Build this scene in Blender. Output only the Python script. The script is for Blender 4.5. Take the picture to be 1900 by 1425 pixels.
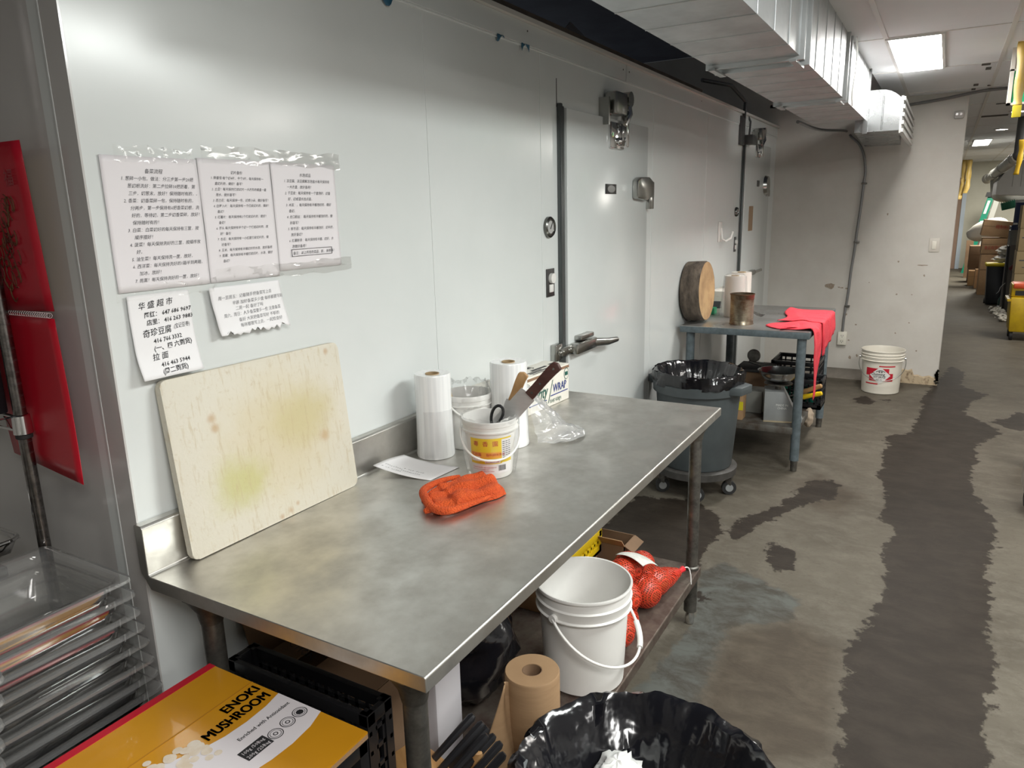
import bpy, bmesh, math, random
from mathutils import Vector, Matrix
import numpy as np

for _o in list(bpy.data.objects):
    bpy.data.objects.remove(_o)
S = bpy.context.scene
COL = S.collection
PI = math.pi
random.seed(7)

# ------------------------------------------------------------------ camera
cd = bpy.data.cameras.new('camera')
cam = bpy.data.objects.new('camera', cd)
COL.objects.link(cam)
cd.sensor_width = 36.0
cd.lens = 1353.06 * 36.0 / 1900.0
cd.clip_start = 0.05
cd.clip_end = 100
YAW, PITCH, ROLL = math.radians(30.4636), math.radians(-13.30995), math.radians(-1.44363)
_f = Vector((math.cos(YAW) * math.cos(PITCH), math.sin(YAW) * math.cos(PITCH), math.sin(PITCH)))
_r = Vector((math.sin(YAW), -math.cos(YAW), 0))
_u = _r.cross(_f)
_r2 = _r * math.cos(ROLL) + _u * math.sin(ROLL)
_u2 = -_r * math.sin(ROLL) + _u * math.cos(ROLL)
cam.matrix_world = Matrix(((_r2.x, _u2.x, -_f.x, 0.0), (_r2.y, _u2.y, -_f.y, 0.0), (_r2.z, _u2.z, -_f.z, 1.606), (0, 0, 0, 1)))
S.camera = cam

# ------------------------------------------------------------------ world, lights, exposure
S.view_settings.view_transform = 'Standard'
S.view_settings.look = 'None'
S.view_settings.gamma = 1.0
S.view_settings.use_curve_mapping = False
S.view_settings.exposure = 1.14
w = bpy.data.worlds.new('world')
S.world = w
w.use_nodes = True
w.node_tree.nodes['Background'].inputs[0].default_value = (0.75, 0.8, 0.85, 1)
w.node_tree.nodes['Background'].inputs[1].default_value = 0.05
try:
    S.cycles.transparent_max_bounces = 32
    S.cycles.max_bounces = 10
    S.cycles.sample_clamp_indirect = 6.0
except Exception:
    pass
CEIL = 2.47


def area(name, x, y, power, sx=1.2, sy=0.26, col=(1, 0.97, 0.92), z=CEIL - 0.012):
    l = bpy.data.lights.new(name, 'AREA')
    l.shape = 'RECTANGLE'
    l.size, l.size_y = sx, sy
    l.energy = power
    l.color = col
    o = bpy.data.objects.new(name, l)
    COL.objects.link(o)
    o.location = (x, y, z)
    return o


# kitchen ceiling lamps inferred from the light, then lamps added as fill
area('lamp_or_fill', 2.35, -0.75, 36, 1.2, 0.58, col=(0.96, 1.0, 0.97))
area('lamp_or_fill', -0.1, -0.75, 30, 1.2, 0.58, col=(1, 0.99, 0.96))
area('lamp_or_fill', 0.4, -2.5, 14, 1.2, 0.58, col=(1, 0.98, 0.95))  # added fill from the right of the room, no known fixture
area('lamp_or_fill', 4.6, -2.5, 24, 1.2, 0.58, col=(1, 0.96, 0.9))  # added fill for the aisle side, no known fixture
area('lamp_or_fill', 9.5, -1.6, 26, 1.2, 0.58, col=(1, 0.96, 0.88))  # added to brighten the start of the passage
area('lamp_or_fill', 17.5, -1.0, 75, 1.2, 0.58, col=(1, 0.97, 0.86))  # added to brighten the far passage, no fixture there

# ------------------------------------------------------------------ materials
MATS = {}


def mat(name, col, rough=0.5, metal=0.0, var=None, vs=6.0, vdet=4.0, vlo=0.35, vhi=0.65, bump=0.0, bs=60.0, spec=0.5,
        coat=0.0, rvar=0.0, emit=0.0, stretch=(1, 1, 1), sss=0.0):
    if name in MATS:
        return MATS[name]
    m = bpy.data.materials.new(name)
    m.use_nodes = True
    nt = m.node_tree
    p = nt.nodes['Principled BSDF']
    p.inputs['Base Color'].default_value = (*col, 1)
    p.inputs['Roughness'].default_value = rough
    p.inputs['Metallic'].default_value = metal
    p.inputs['Specular IOR Level'].default_value = spec
    p.inputs['Coat Weight'].default_value = coat
    if emit:
        p.inputs['Emission Color'].default_value = (*col, 1)
        p.inputs['Emission Strength'].default_value = emit
    if var is not None or bump or rvar:
        tc = nt.nodes.new('ShaderNodeTexCoord')
        mp = nt.nodes.new('ShaderNodeMapping')
        mp.inputs['Scale'].default_value = stretch
        nt.links.new(tc.outputs['Object'], mp.inputs[0])
    if var is not None or rvar:
        n = nt.nodes.new('ShaderNodeTexNoise')
        n.inputs['Scale'].default_value = vs
        n.inputs['Detail'].default_value = vdet
        n.inputs['Roughness'].default_value = 0.6
        nt.links.new(mp.outputs[0], n.inputs['Vector'])
        r = nt.nodes.new('ShaderNodeMapRange')
        r.inputs[1].default_value = vlo
        r.inputs[2].default_value = vhi
        nt.links.new(n.outputs['Fac'], r.inputs[0])
        if var is not None:
            mx = nt.nodes.new('ShaderNodeMix')
            mx.data_type = 'RGBA'
            mx.inputs['A'].default_value = (*col, 1)
            mx.inputs['B'].default_value = (*var, 1)
            nt.links.new(r.outputs[0], mx.inputs['Factor'])
            nt.links.new(mx.outputs['Result'], p.inputs['Base Color'])
        if rvar:
            rr = nt.nodes.new('ShaderNodeMapRange')
            rr.inputs[3].default_value = rough
            rr.inputs[4].default_value = rough + rvar
            nt.links.new(r.outputs[0], rr.inputs[0])
            nt.links.new(rr.outputs[0], p.inputs['Roughness'])
    if bump:
        n2 = nt.nodes.new('ShaderNodeTexNoise')
        n2.inputs['Scale'].default_value = bs
        n2.inputs['Detail'].default_value = 3
        nt.links.new(mp.outputs[0], n2.inputs['Vector'])
        b = nt.nodes.new('ShaderNodeBump')
        b.inputs['Strength'].default_value = bump
        b.inputs['Distance'].default_value = 0.01
        nt.links.new(n2.outputs['Fac'], b.inputs['Height'])
        nt.links.new(b.outputs[0], p.inputs['Normal'])
    MATS[name] = m
    return m


def clear(name, tint=(0.9, 0.9, 0.9), rough=0.12, gloss=1.0, white=0.0, base=0.03):
    """thin clear plastic: mostly see-through, Fresnel gloss, a little milkiness"""
    if name in MATS:
        return MATS[name]
    m = bpy.data.materials.new(name)
    m.use_nodes = True
    nt = m.node_tree
    nt.nodes.remove(nt.nodes['Principled BSDF'])
    out = nt.nodes['Material Output']
    t = nt.nodes.new('ShaderNodeBsdfTransparent')
    t.inputs[0].default_value = (*tint, 1)
    g = nt.nodes.new('ShaderNodeBsdfGlossy')
    g.inputs['Roughness'].default_value = rough
    d = nt.nodes.new('ShaderNodeBsdfDiffuse')
    d.inputs[0].default_value = (0.8, 0.8, 0.8, 1)
    m1 = nt.nodes.new('ShaderNodeMixShader')
    m1.inputs[0].default_value = white
    nt.links.new(t.outputs[0], m1.inputs[1])
    nt.links.new(d.outputs[0], m1.inputs[2])
    lw = nt.nodes.new('ShaderNodeFresnel')
    lw.inputs[0].default_value = 1.5
    ml = nt.nodes.new('ShaderNodeMath')
    ml.operation = 'MULTIPLY_ADD'
    ml.inputs[1].default_value = gloss
    ml.inputs[2].default_value = base
    ml.use_clamp = True
    nt.links.new(lw.outputs[0], ml.inputs[0])
    m2 = nt.nodes.new('ShaderNodeMixShader')
    nt.links.new(ml.outputs[0], m2.inputs[0])
    nt.links.new(m1.outputs[0], m2.inputs[1])
    nt.links.new(g.outputs[0], m2.inputs[2])
    nt.links.new(m2.outputs[0], out.inputs['Surface'])
    MATS[name] = m
    return m


def net_mat(name, col, scale=110.0, thick=0.12):
    if name in MATS:
        return MATS[name]
    m = bpy.data.materials.new(name)
    m.use_nodes = True
    nt = m.node_tree
    p = nt.nodes['Principled BSDF']
    p.inputs['Base Color'].default_value = (*col, 1)
    p.inputs['Roughness'].default_value = 0.4
    tc = nt.nodes.new('ShaderNodeTexCoord')
    mp = nt.nodes.new('ShaderNodeMapping')
    mp.inputs['Rotation'].default_value = (0.5, 0.7, 0.6)
    nt.links.new(tc.outputs['Object'], mp.inputs[0])
    outs = []
    for ax in ('X', 'Y', 'Z'):
        wv = nt.nodes.new('ShaderNodeTexWave')
        wv.bands_direction = ax
        wv.inputs['Scale'].default_value = scale
        nt.links.new(mp.outputs[0], wv.inputs['Vector'])
        c = nt.nodes.new('ShaderNodeMath')
        c.operation = 'GREATER_THAN'
        c.inputs[1].default_value = 1 - thick
        nt.links.new(wv.outputs['Fac'], c.inputs[0])
        outs.append(c)
    a = nt.nodes.new('ShaderNodeMath'); a.operation = 'MAXIMUM'
    b = nt.nodes.new('ShaderNodeMath'); b.operation = 'MAXIMUM'
    nt.links.new(outs[0].outputs[0], a.inputs[0])
    nt.links.new(outs[1].outputs[0], a.inputs[1])
    nt.links.new(a.outputs[0], b.inputs[0])
    nt.links.new(outs[2].outputs[0], b.inputs[1])
    nt.links.new(b.outputs[0], p.inputs['Alpha'])
    MATS[name] = m
    return m


# ------------------------------------------------------------------ mesh builder
class MB:
    def __init__(self):
        self.bm = bmesh.new()
        self.M = Matrix()
        self.mi = 0

    def v(self, p):
        return self.bm.verts.new(self.M @ Vector(p))

    def f(self, vs):
        try:
            fc = self.bm.faces.new(vs)
            fc.material_index = self.mi
            return fc
        except ValueError:
            return None

    def box(self, x0, x1, y0, y1, z0, z1, bev=0.0, seg=2):
        vs = [self.v((x, y, z)) for z in (z0, z1) for y in (y0, y1) for x in (x0, x1)]
        q = [(0, 2, 3, 1), (4, 5, 7, 6), (0, 1, 5, 4), (2, 6, 7, 3), (0, 4, 6, 2), (1, 3, 7, 5)]
        fs = [self.f([vs[i] for i in a]) for a in q]
        if bev > 0:
            es = list({e for f in fs for e in f.edges})
            r = bmesh.ops.bevel(self.bm, geom=es, offset=bev, segments=seg, profile=0.5, affect='EDGES')
            for fc in r['faces']:
                fc.material_index = self.mi
        return self

    def prism(self, pts, z0, z1, bev=0.0):
        n = len(pts)
        a = [self.v((x, y, z0)) for x, y in pts]
        b = [self.v((x, y, z1)) for x, y in pts]
        fs = [self.f(a[::-1]), self.f(b)]
        for i in range(n):
            fs.append(self.f([a[i], a[(i + 1) % n], b[(i + 1) % n], b[i]]))
        if bev:
            es = list({e for f in fs if f for e in f.edges})
            bmesh.ops.bevel(self.bm, geom=es, offset=bev, segments=2, profile=0.5, affect='EDGES')
        return self

    def cyl(self, p0, p1, r0, r1=None, n=16, caps=True):
        r1 = r0 if r1 is None else r1
        p0, p1 = Vector(p0), Vector(p1)
        d = (p1 - p0).normalized()
        a = Vector((0, 0, 1)) if abs(d.z) < 0.9 else Vector((1, 0, 0))
        e1 = d.cross(a).normalized()
        e2 = d.cross(e1)
        A, B = [], []
        for i in range(n):
            t = 2 * PI * i / n
            c = e1 * math.cos(t) + e2 * math.sin(t)
            A.append(self.v(p0 + c * r0))
            B.append(self.v(p1 + c * r1))
        for i in range(n):
            self.f([A[i], B[i], B[(i + 1) % n], A[(i + 1) % n]])
        if caps:
            self.f(A)
            self.f(B[::-1])
        return self

    def tube(self, pts, r, n=8, closed=False, caps=True):
        pts = [Vector(p) for p in pts]
        N = len(pts)
        rings = []
        prev = None
        for i, p in enumerate(pts):
            a = pts[(i - 1) % N] if (closed or i > 0) else p
            b = pts[(i + 1) % N] if (closed or i < N - 1) else p
            d = (b - a).normalized()
            if prev is None:
                ref = Vector((0, 0, 1)) if abs(d.z) < 0.9 else Vector((1, 0, 0))
                e1 = d.cross(ref).normalized()
            else:
                e1 = (prev - d * prev.dot(d)).normalized()
            prev = e1
            e2 = d.cross(e1)
            rr = r[i] if isinstance(r, (list, tuple)) else r
            rings.append([self.v(p + (e1 * math.cos(2 * PI * k / n) + e2 * math.sin(2 * PI * k / n)) * rr) for k in range(n)])
        for i in range(N if closed else N - 1):
            A, B = rings[i], rings[(i + 1) % N]
            for k in range(n):
                self.f([A[k], A[(k + 1) % n], B[(k + 1) % n], B[k]])
        if caps and not closed:
            self.f(rings[0][::-1])
            self.f(rings[-1])
        return self

    def lathe(self, prof, n=40, c=(0, 0, 0), fn=None, cap0=False, cap1=False):
        """prof: list of (r, z); fn(r, z, angle, index) -> (r, z)"""
        rings = []
        for j, (r, z) in enumerate(prof):
            ring = []
            if r < 1e-6:
                ring = [self.v((c[0], c[1], c[2] + z))] * n
            else:
                for i in range(n):
                    t = 2 * PI * i / n
                    rr, zz = (r, z) if fn is None else fn(r, z, t, j)
                    ring.append(self.v((c[0] + rr * math.cos(t), c[1] + rr * math.sin(t), c[2] + zz)))
            rings.append(ring)
        for j in range(len(prof) - 1):
            A, B = rings[j], rings[j + 1]
            for i in range(n):
                q = [A[i], A[(i + 1) % n], B[(i + 1) % n], B[i]]
                q2 = []
                for x in q:
                    if x not in q2:
                        q2.append(x)
                if len(q2) > 2:
                    self.f(q2)
        if cap0:
            self.f(rings[0][::-1])
        if cap1:
            self.f(rings[-1])
        return self

    def grid(self, fn, nu, nv):
        g = [[self.v(fn(i / nu, j / nv)) for j in range(nv + 1)] for i in range(nu + 1)]
        for i in range(nu):
            for j in range(nv):
                self.f([g[i][j], g[i + 1][j], g[i + 1][j + 1], g[i][j + 1]])
        return self

    def poly(self, pts):
        self.f([self.v(p) for p in pts])
        return self

    def sphere(self, c, r, n=16, m=10, sc=(1, 1, 1), fn=None):
        prof = [(max(0.0, math.sin(PI * j / m)) * r if 0 < j < m else 0.0, -math.cos(PI * j / m) * r) for j in range(m + 1)]
        k = self.M.copy()
        self.M = k @ Matrix.Translation(c) @ Matrix.Diagonal((*sc, 1))
        self.lathe(prof, n, fn=fn)
        self.M = k
        return self

    def build(self, name, mats, parent=None, smooth=40, bevel=0.0, solid=0.0, subsurf=0, loc=None, rz=0.0):
        me = bpy.data.meshes.new(name)
        bmesh.ops.recalc_face_normals(self.bm, faces=self.bm.faces[:])
        self.bm.to_mesh(me)
        self.bm.free()
        for m in (mats if isinstance(mats, (list, tuple)) else [mats]):
            me.materials.append(m)
        if smooth:
            for p in me.polygons:
                p.use_smooth = True
            me.set_sharp_from_angle(angle=math.radians(smooth))
        o = bpy.data.objects.new(name, me)
        COL.objects.link(o)
        if parent is not None:
            o.parent = parent
        if loc is not None:
            o.location = loc
        if rz:
            o.rotation_euler = (0, 0, rz)
        if solid:
            md = o.modifiers.new('thick', 'SOLIDIFY')
            md.thickness = solid
            md.offset = 0
        if bevel:
            md = o.modifiers.new('bevel', 'BEVEL')
            md.width = bevel
            md.segments = 2
            md.limit_method = 'ANGLE'
        if subsurf:
            md = o.modifiers.new('sub', 'SUBSURF')
            md.levels = md.render_levels = subsurf
        return o


def thing(name, label, cat, loc=(0, 0, 0), rz=0.0, group=None):
    o = bpy.data.objects.new(name, None)
    COL.objects.link(o)
    o.empty_display_size = 0.05
    o.location = loc
    o.rotation_euler = (0, 0, rz)
    o['label'] = label
    o['category'] = cat
    if group:
        o['group'] = group
    return o


def tag(o, label, cat, group=None):
    o['label'] = label
    o['category'] = cat
    if group:
        o['group'] = group
    return o


def struct(o, label=None):
    o['kind'] = 'structure'
    if label:
        o['label'] = label
    return o


def dup(root, loc, rz=0.0, label=None, group=None):
    r = root.copy()
    COL.objects.link(r)
    r.location = loc
    r.rotation_euler = (0, 0, rz)
    if label:
        r['label'] = label
    if group:
        r['group'] = group
    for ch in list(root.children):
        c = ch.copy()
        COL.objects.link(c)
        c.parent = r
        for g in list(ch.children):
            d = g.copy()
            COL.objects.link(d)
            d.parent = c
    return r


def text_mesh(lines, mtx, name, m, parent=None, res=1):
    """lines: (body, size, x, y, shear[, xscale]) laid out in a plane; mtx maps that plane into the parent's space"""
    bm = bmesh.new()
    cu = bpy.data.curves.new('lettering', 'FONT')
    cu.resolution_u = res
    ob = bpy.data.objects.new('lettering', cu)
    COL.objects.link(ob)
    for ln in lines:
        body, size, x, y, sh = ln[:5]
        sx = ln[5] if len(ln) > 5 else 1.0
        rot = ln[6] if len(ln) > 6 else 0.0
        bold = ln[7] if len(ln) > 7 else 0.0
        cu.body = body
        cu.size = size
        cu.shear = sh
        cu.offset = bold
        me = ob.to_mesh()
        me.transform(mtx @ Matrix.Translation((x, y, 0)) @ Matrix.Rotation(rot, 4, 'Z') @ Matrix.Diagonal((sx, 1, 1, 1)))
        bm.from_mesh(me)
        ob.to_mesh_clear()
    bpy.data.objects.remove(ob)
    bpy.data.curves.remove(cu)
    me = bpy.data.meshes.new(name)
    bm.to_mesh(me)
    bm.free()
    me.materials.append(m)
    o = bpy.data.objects.new(name, me)
    COL.objects.link(o)
    if parent is not None:
        o.parent = parent
    return o


def plane_mtx(origin, ux, uy):
    ux, uy = Vector(ux).normalized(), Vector(uy).normalized()
    n = ux.cross(uy)
    return Matrix(((ux.x, uy.x, n.x, origin[0]), (ux.y, uy.y, n.y, origin[1]), (ux.z, uy.z, n.z, origin[2]), (0, 0, 0, 1)))


def wob(a, b=0.0, c=0.0):
    """smooth pseudo-noise in about -1..1"""
    return (math.sin(a * 1.7 + b * 2.3 + 1.1) + math.sin(a * 2.9 - b * 1.3 + c * 3.1 + 0.4) + math.sin(b * 4.1 + a * 0.7 - c * 1.9 + 2.2)) / 3.0


# common materials
steel = mat('brushed_stainless', (0.64, 0.625, 0.59), 0.29, 0.96, var=(0.50, 0.485, 0.45), vs=9, vdet=10, rvar=0.2, bump=0.02, bs=300)
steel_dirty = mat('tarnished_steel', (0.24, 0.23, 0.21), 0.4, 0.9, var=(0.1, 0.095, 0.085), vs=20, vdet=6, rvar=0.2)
chrome = mat('chrome', (0.7, 0.7, 0.7), 0.1, 1.0)
galv = mat('galvanised_sheet', (0.56, 0.58, 0.59), 0.36, 0.72, var=(0.47, 0.485, 0.495), vs=6, vdet=6, rvar=0.14)
panelw = mat('glossy_white_panel', (0.70, 0.725, 0.715), 0.16, 0.0, var=(0.66, 0.69, 0.68), vs=2.0, rvar=0.06, spec=0.5)
paint_w = mat('off_white_paint', (0.60, 0.575, 0.53), 0.55, 0.0, var=(0.54, 0.51, 0.465), vs=3.0, vdet=8, bump=0.05, bs=40)
white_pl = mat('white_plastic', (0.78, 0.77, 0.74), 0.35, var=(0.74, 0.73, 0.7), vs=6)
white_pl2 = mat('ivory_plastic', (0.74, 0.71, 0.62), 0.4)
black_pl = mat('black_plastic', (0.012, 0.012, 0.014), 0.35)
black_bag = mat('black_bag_film', (0.006, 0.006, 0.008), 0.16, spec=0.7, bump=0.55, bs=13)
rubber = mat('dark_rubber', (0.02, 0.02, 0.02), 0.7)
card = mat('brown_cardboard', (0.42, 0.26, 0.135), 0.8, var=(0.34, 0.205, 0.105), vs=5)
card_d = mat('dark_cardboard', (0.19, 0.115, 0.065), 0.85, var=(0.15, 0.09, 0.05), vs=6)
kraft = mat('kraft_paper', (0.32, 0.20, 0.105), 0.75, var=(0.27, 0.165, 0.085), vs=7, stretch=(1, 1, 8))
ink = mat('black_ink', (0.02, 0.02, 0.022), 0.6)
ink_grey = mat('grey_ink', (0.10, 0.10, 0.11), 0.7)
paper = mat('white_paper', (0.80, 0.765, 0.785), 0.6)
paper2 = mat('bright_white_paper', (0.86, 0.85, 0.86), 0.6)
red_ink = mat('red_ink', (0.5, 0.012, 0.03), 0.5)
green_pl = mat('green_plastic', (0.02, 0.3, 0.13), 0.4)
seam_d = mat('dark_seam', (0.06, 0.06, 0.06), 0.7)
seam_l = mat('pale_seam', (0.72, 0.745, 0.735), 0.3)
film_w = mat('clear_film_wound', (0.72, 0.725, 0.725), 0.24, var=(0.86, 0.86, 0.85), vs=3.0, stretch=(30, 30, 0.4), spec=0.6, coat=0.2)
clear_sheet = clear('clear_film', (0.95, 0.96, 0.96), 0.14, 0.9, white=0.16, base=0.04)
# ================================================================== SETTING
def sdf_poly(P, poly):
    """signed distance (negative inside), P (n,2)"""
    d = np.full(len(P), 1e9)
    inside = np.zeros(len(P), bool)
    n = len(poly)
    for i in range(n):
        a = np.array(poly[i]); b = np.array(poly[(i + 1) % n])
        e = b - a
        w_ = P - a
        t = np.clip((w_ @ e) / max(1e-9, e @ e), 0, 1)
        d = np.minimum(d, np.linalg.norm(w_ - t[:, None] * e, axis=1))
        c1 = (a[1] <= P[:, 1]) & (b[1] > P[:, 1])
        c2 = (a[1] > P[:, 1]) & (b[1] <= P[:, 1])
        cr = e[0] * w_[:, 1] - e[1] * w_[:, 0]
        inside ^= (c1 & (cr > 0)) | (c2 & (cr < 0))
    return np.where(inside, -d, d)


WET = [
    [(7.74, -0.09), (6.84, 0.03), (6.34, 0.03), (5.92, 0.06), (5.71, 0.08), (5.54, 0.23), (5.36, 0.2), (5.16, 0.22), (4.88, 0.19), (4.71, 0.22), (4.53, 0.17), (4.28, 0.14), (4.02, 0.16), (3.88, 0.07), (3.69, 0.1), (3.53, 0.11), (3.29, 0.08), (3.03, 0.1), (2.86, 0.13), (2.66, 0.17), (2.38, 0.15), (2.14, 0.13), (1.5, 0.08), (1.6, -0.25), (2.11, -0.25), (2.43, -0.26), (2.73, -0.3), (3.06, -0.29), (3.34, -0.31), (3.6, -0.3), (4.0, -0.36), (4.28, -0.36), (4.61, -0.28), (4.95, -0.27), (5.3, -0.32), (5.54, -0.31), (5.73, -0.38), (5.96, -0.49), (6.21, -0.4), (6.42, -0.26), (6.76, -0.31), (6.98, -0.37), (7.16, -0.45), (7.33, -0.32), (7.46, -0.26), (8.08, -0.29), (8.31, -0.18)],
    [(6.27, -0.43), (6.44, -0.54), (6.64, -0.61), (6.64, -0.73), (6.09, -0.68), (6.12, -0.53)],
    [(3.5, 0.81), (3.66, 0.79), (3.93, 0.66), (4.13, 0.6), (4.4, 0.56), (4.5, 0.44), (4.38, 0.38), (4.19, 0.39), (4.05, 0.51), (3.83, 0.61), (3.56, 0.69), (3.42, 0.76)],
    [(3.37, 0.6), (3.47, 0.57), (3.45, 0.5), (3.35, 0.46), (3.22, 0.45), (3.16, 0.51), (3.24, 0.56)],
    [(3.02, 1.4), (3.73, 1.39), (3.81, 1.07), (3.68, 0.91), (3.49, 0.83), (3.31, 0.85), (3.06, 0.82), (2.88, 0.92), (2.88, 1.07)],
    [(6.57, 0.53), (6.72, 0.46), (6.6, 0.37), (6.44, 0.39), (6.39, 0.47)],
    [(6.62, 0.33), (6.69, 0.28), (6.64, 0.25), (6.57, 0.28)],
    [(2.8, 0.78), (2.85, 0.76), (2.85, 0.72), (2.8, 0.7), (2.76, 0.74)],
]
PAINT = [[(3.01, 0.81), (3.15, 0.73), (3.05, 0.53), (2.97, 0.39), (2.8, 0.37), (2.62, 0.58), (2.1, 0.56), (1.81, 0.54), (1.74, 0.68), (2.06, 0.76), (2.57, 0.72)]]
BROWN = [[(2.61, 0.58), (2.79, 0.37), (2.68, 0.19), (2.04, 0.13), (1.82, 0.53), (2.1, 0.56)], [(4.3, 0.6), (4.55, 0.52), (4.3, 0.25), (3.95, 0.35), (4.0, 0.5)]]


def make_floor():
    xs = np.concatenate([np.arange(-3.5, 0.8, 0.5), np.arange(0.8, 9.0, 0.035), np.arange(9.0, 22.1, 0.5)])
    ys = np.concatenate([np.arange(-4.0, -1.2, 0.4), np.arange(-1.2, 1.46, 0.035), np.array([1.7, 2.4, 3.2])])
    X, Y = np.meshgrid(xs, ys, indexing='ij')
    P = np.stack([X.ravel(), Y.ravel()], 1)
    nx, ny = len(xs), len(ys)
    idx = np.arange(nx * ny).reshape(nx, ny)
    F = np.stack([idx[:-1, :-1], idx[1:, :-1], idx[1:, 1:], idx[:-1, 1:]], -1).reshape(-1, 4)
    me = bpy.data.meshes.new('floor')
    me.from_pydata(np.c_[P, np.zeros(len(P))].tolist(), [], F.tolist())
    for nm, polys in (('wet', WET), ('paintedge', PAINT), ('brown', BROWN)):
        d = np.min([sdf_poly(P, q) for q in polys], axis=0)
        at = me.attributes.new(nm, 'FLOAT', 'POINT')
        at.data.foreach_set('value', np.clip(d, -0.5, 0.5).astype(np.float32))
    o = bpy.data.objects.new('floor', me)
    COL.objects.link(o)
    m = bpy.data.materials.new('worn_concrete')
    m.use_nodes = True
    nt = m.node_tree
    L = nt.links.new
    p = nt.nodes['Principled BSDF']
    p.inputs['Specular IOR Level'].default_value = 0.22
    tc = nt.nodes.new('ShaderNodeTexCoord')

    def noise(scale, det, rough=0.6, st=(1, 1, 1), dist=0.0):
        mp = nt.nodes.new('ShaderNodeMapping')
        mp.inputs['Scale'].default_value = st
        L(tc.outputs['Object'], mp.inputs[0])
        n = nt.nodes.new('ShaderNodeTexNoise')
        n.inputs['Scale'].default_value = scale
        n.inputs['Detail'].default_value = det
        n.inputs['Roughness'].default_value = rough
        n.inputs['Distortion'].default_value = dist
        L(mp.outputs[0], n.inputs['Vector'])
        return n.outputs['Fac']

    def rng(src, a, b, c=0.0, d=1.0):
        r = nt.nodes.new('ShaderNodeMapRange')
        r.inputs[1].default_value, r.inputs[2].default_value, r.inputs[3].default_value, r.inputs[4].default_value = a, b, c, d
        L(src, r.inputs[0])
        return r.outputs[0]

    def mix(fac, a, b):
        x = nt.nodes.new('ShaderNodeMix')
        x.data_type = 'RGBA'
        L(fac, x.inputs['Factor'])
        for k, s in (('A', a), ('B', b)):
            if isinstance(s, tuple):
                x.inputs[k].default_value = (*s, 1)
            else:
                L(s, x.inputs[k])
        return x.outputs['Result']

    def attr_mask(nm, n, amp, soft):
        at = nt.nodes.new('ShaderNodeAttribute')
        at.attribute_name = nm
        a = nt.nodes.new('ShaderNodeMath'); a.operation = 'MULTIPLY_ADD'
        a.inputs[1].default_value = amp
        a.inputs[2].default_value = -amp * 0.5
        L(n, a.inputs[0])
        b = nt.nodes.new('ShaderNodeMath'); b.operation = 'ADD'
        L(at.outputs['Fac'], b.inputs[0]); L(a.outputs[0], b.inputs[1])
        return rng(b.outputs[0], soft, -soft)

    streak = noise(6, 9, 0.72, (1.7, 1.0, 1), 0.35)
    scr = noise(26, 5, 0.7, (2.6, 0.7, 1), 0.8)
    big = noise(1.6, 6)
    fine = noise(45, 4)
    edge = noise(14, 5, 0.65, (1, 1, 1))
    c = mix(rng(big, 0.35, 0.65), (0.082, 0.070, 0.053), (0.118, 0.103, 0.080))
    c = mix(rng(streak, 0.45, 0.72, 0, 0.6), c, (0.185, 0.165, 0.135))
    c = mix(rng(fine, 0.55, 0.75, 0, 0.35), c, (0.060, 0.048, 0.036))
    c = mix(rng(scr, 0.58, 0.7, 0, 0.4), c, (0.050, 0.038, 0.027))
    pm = attr_mask('paintedge', edge, 0.12, 0.012)
    pt = mix(rng(streak, 0.4, 0.6), (0.098, 0.102, 0.092), (0.056, 0.05, 0.041))
    c = mix(pm, c, pt)
    bm_ = attr_mask('brown', edge, 0.1, 0.05)
    bmul = nt.nodes.new('ShaderNodeMath'); bmul.operation = 'MULTIPLY'; bmul.inputs[1].default_value = 0.75
    L(bm_, bmul.inputs[0])
    c = mix(bmul.outputs[0], c, mix(rng(streak, 0.4, 0.62), (0.043, 0.031, 0.021), (0.072, 0.056, 0.039)))
    wm = attr_mask('wet', edge, 0.17, 0.006)
    wc = mix(rng(streak, 0.42, 0.7), (0.0215, 0.0158, 0.0112), (0.037, 0.0285, 0.021))
    c = mix(wm, c, wc)
    L(c, p.inputs['Base Color'])
    r1 = rng(streak, 0.3, 0.7, 0.6, 0.75)
    rm = nt.nodes.new('ShaderNodeMix')
    L(wm, rm.inputs['Factor']); L(r1, rm.inputs['A'])
    rm.inputs['B'].default_value = 0.6
    L(rm.outputs['Result'], p.inputs['Roughness'])
    b = nt.nodes.new('ShaderNodeBump')
    b.inputs['Strength'].default_value = 0.35
    b.inputs['Distance'].default_value = 0.01
    L(streak, b.inputs['Height'])
    L(b.outputs[0], p.inputs['Normal'])
    me.materials.append(m)
    struct(o, 'worn grey concrete floor with dark wet patches')


make_floor()

WY = 1.43     # face of the cold-room wall
# cold-room wall beside the work table
b = MB()
b.box(0.84, 7.37, WY, 1.53, 0, 2.205)
b.mi = 1
for x, wd in ((1.945, 0.002), (2.702, 0.003), (4.02, 0.003), (5.08, 0.0035)):
    b.box(x, x + wd, WY - 0.0015, WY + 0.001, 0, 2.2)
b.mi = 2
b.box(2.846, 2.850, WY - 0.0015, WY + 0.001, 2.02, 2.13)
b.box(6.06, 6.066, WY - 0.0015, WY + 0.001, 0, 2.2)
struct(b.build('wall_left', [panelw, seam_l, seam_d]), 'glossy white cold-room wall behind the work table')

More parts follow.
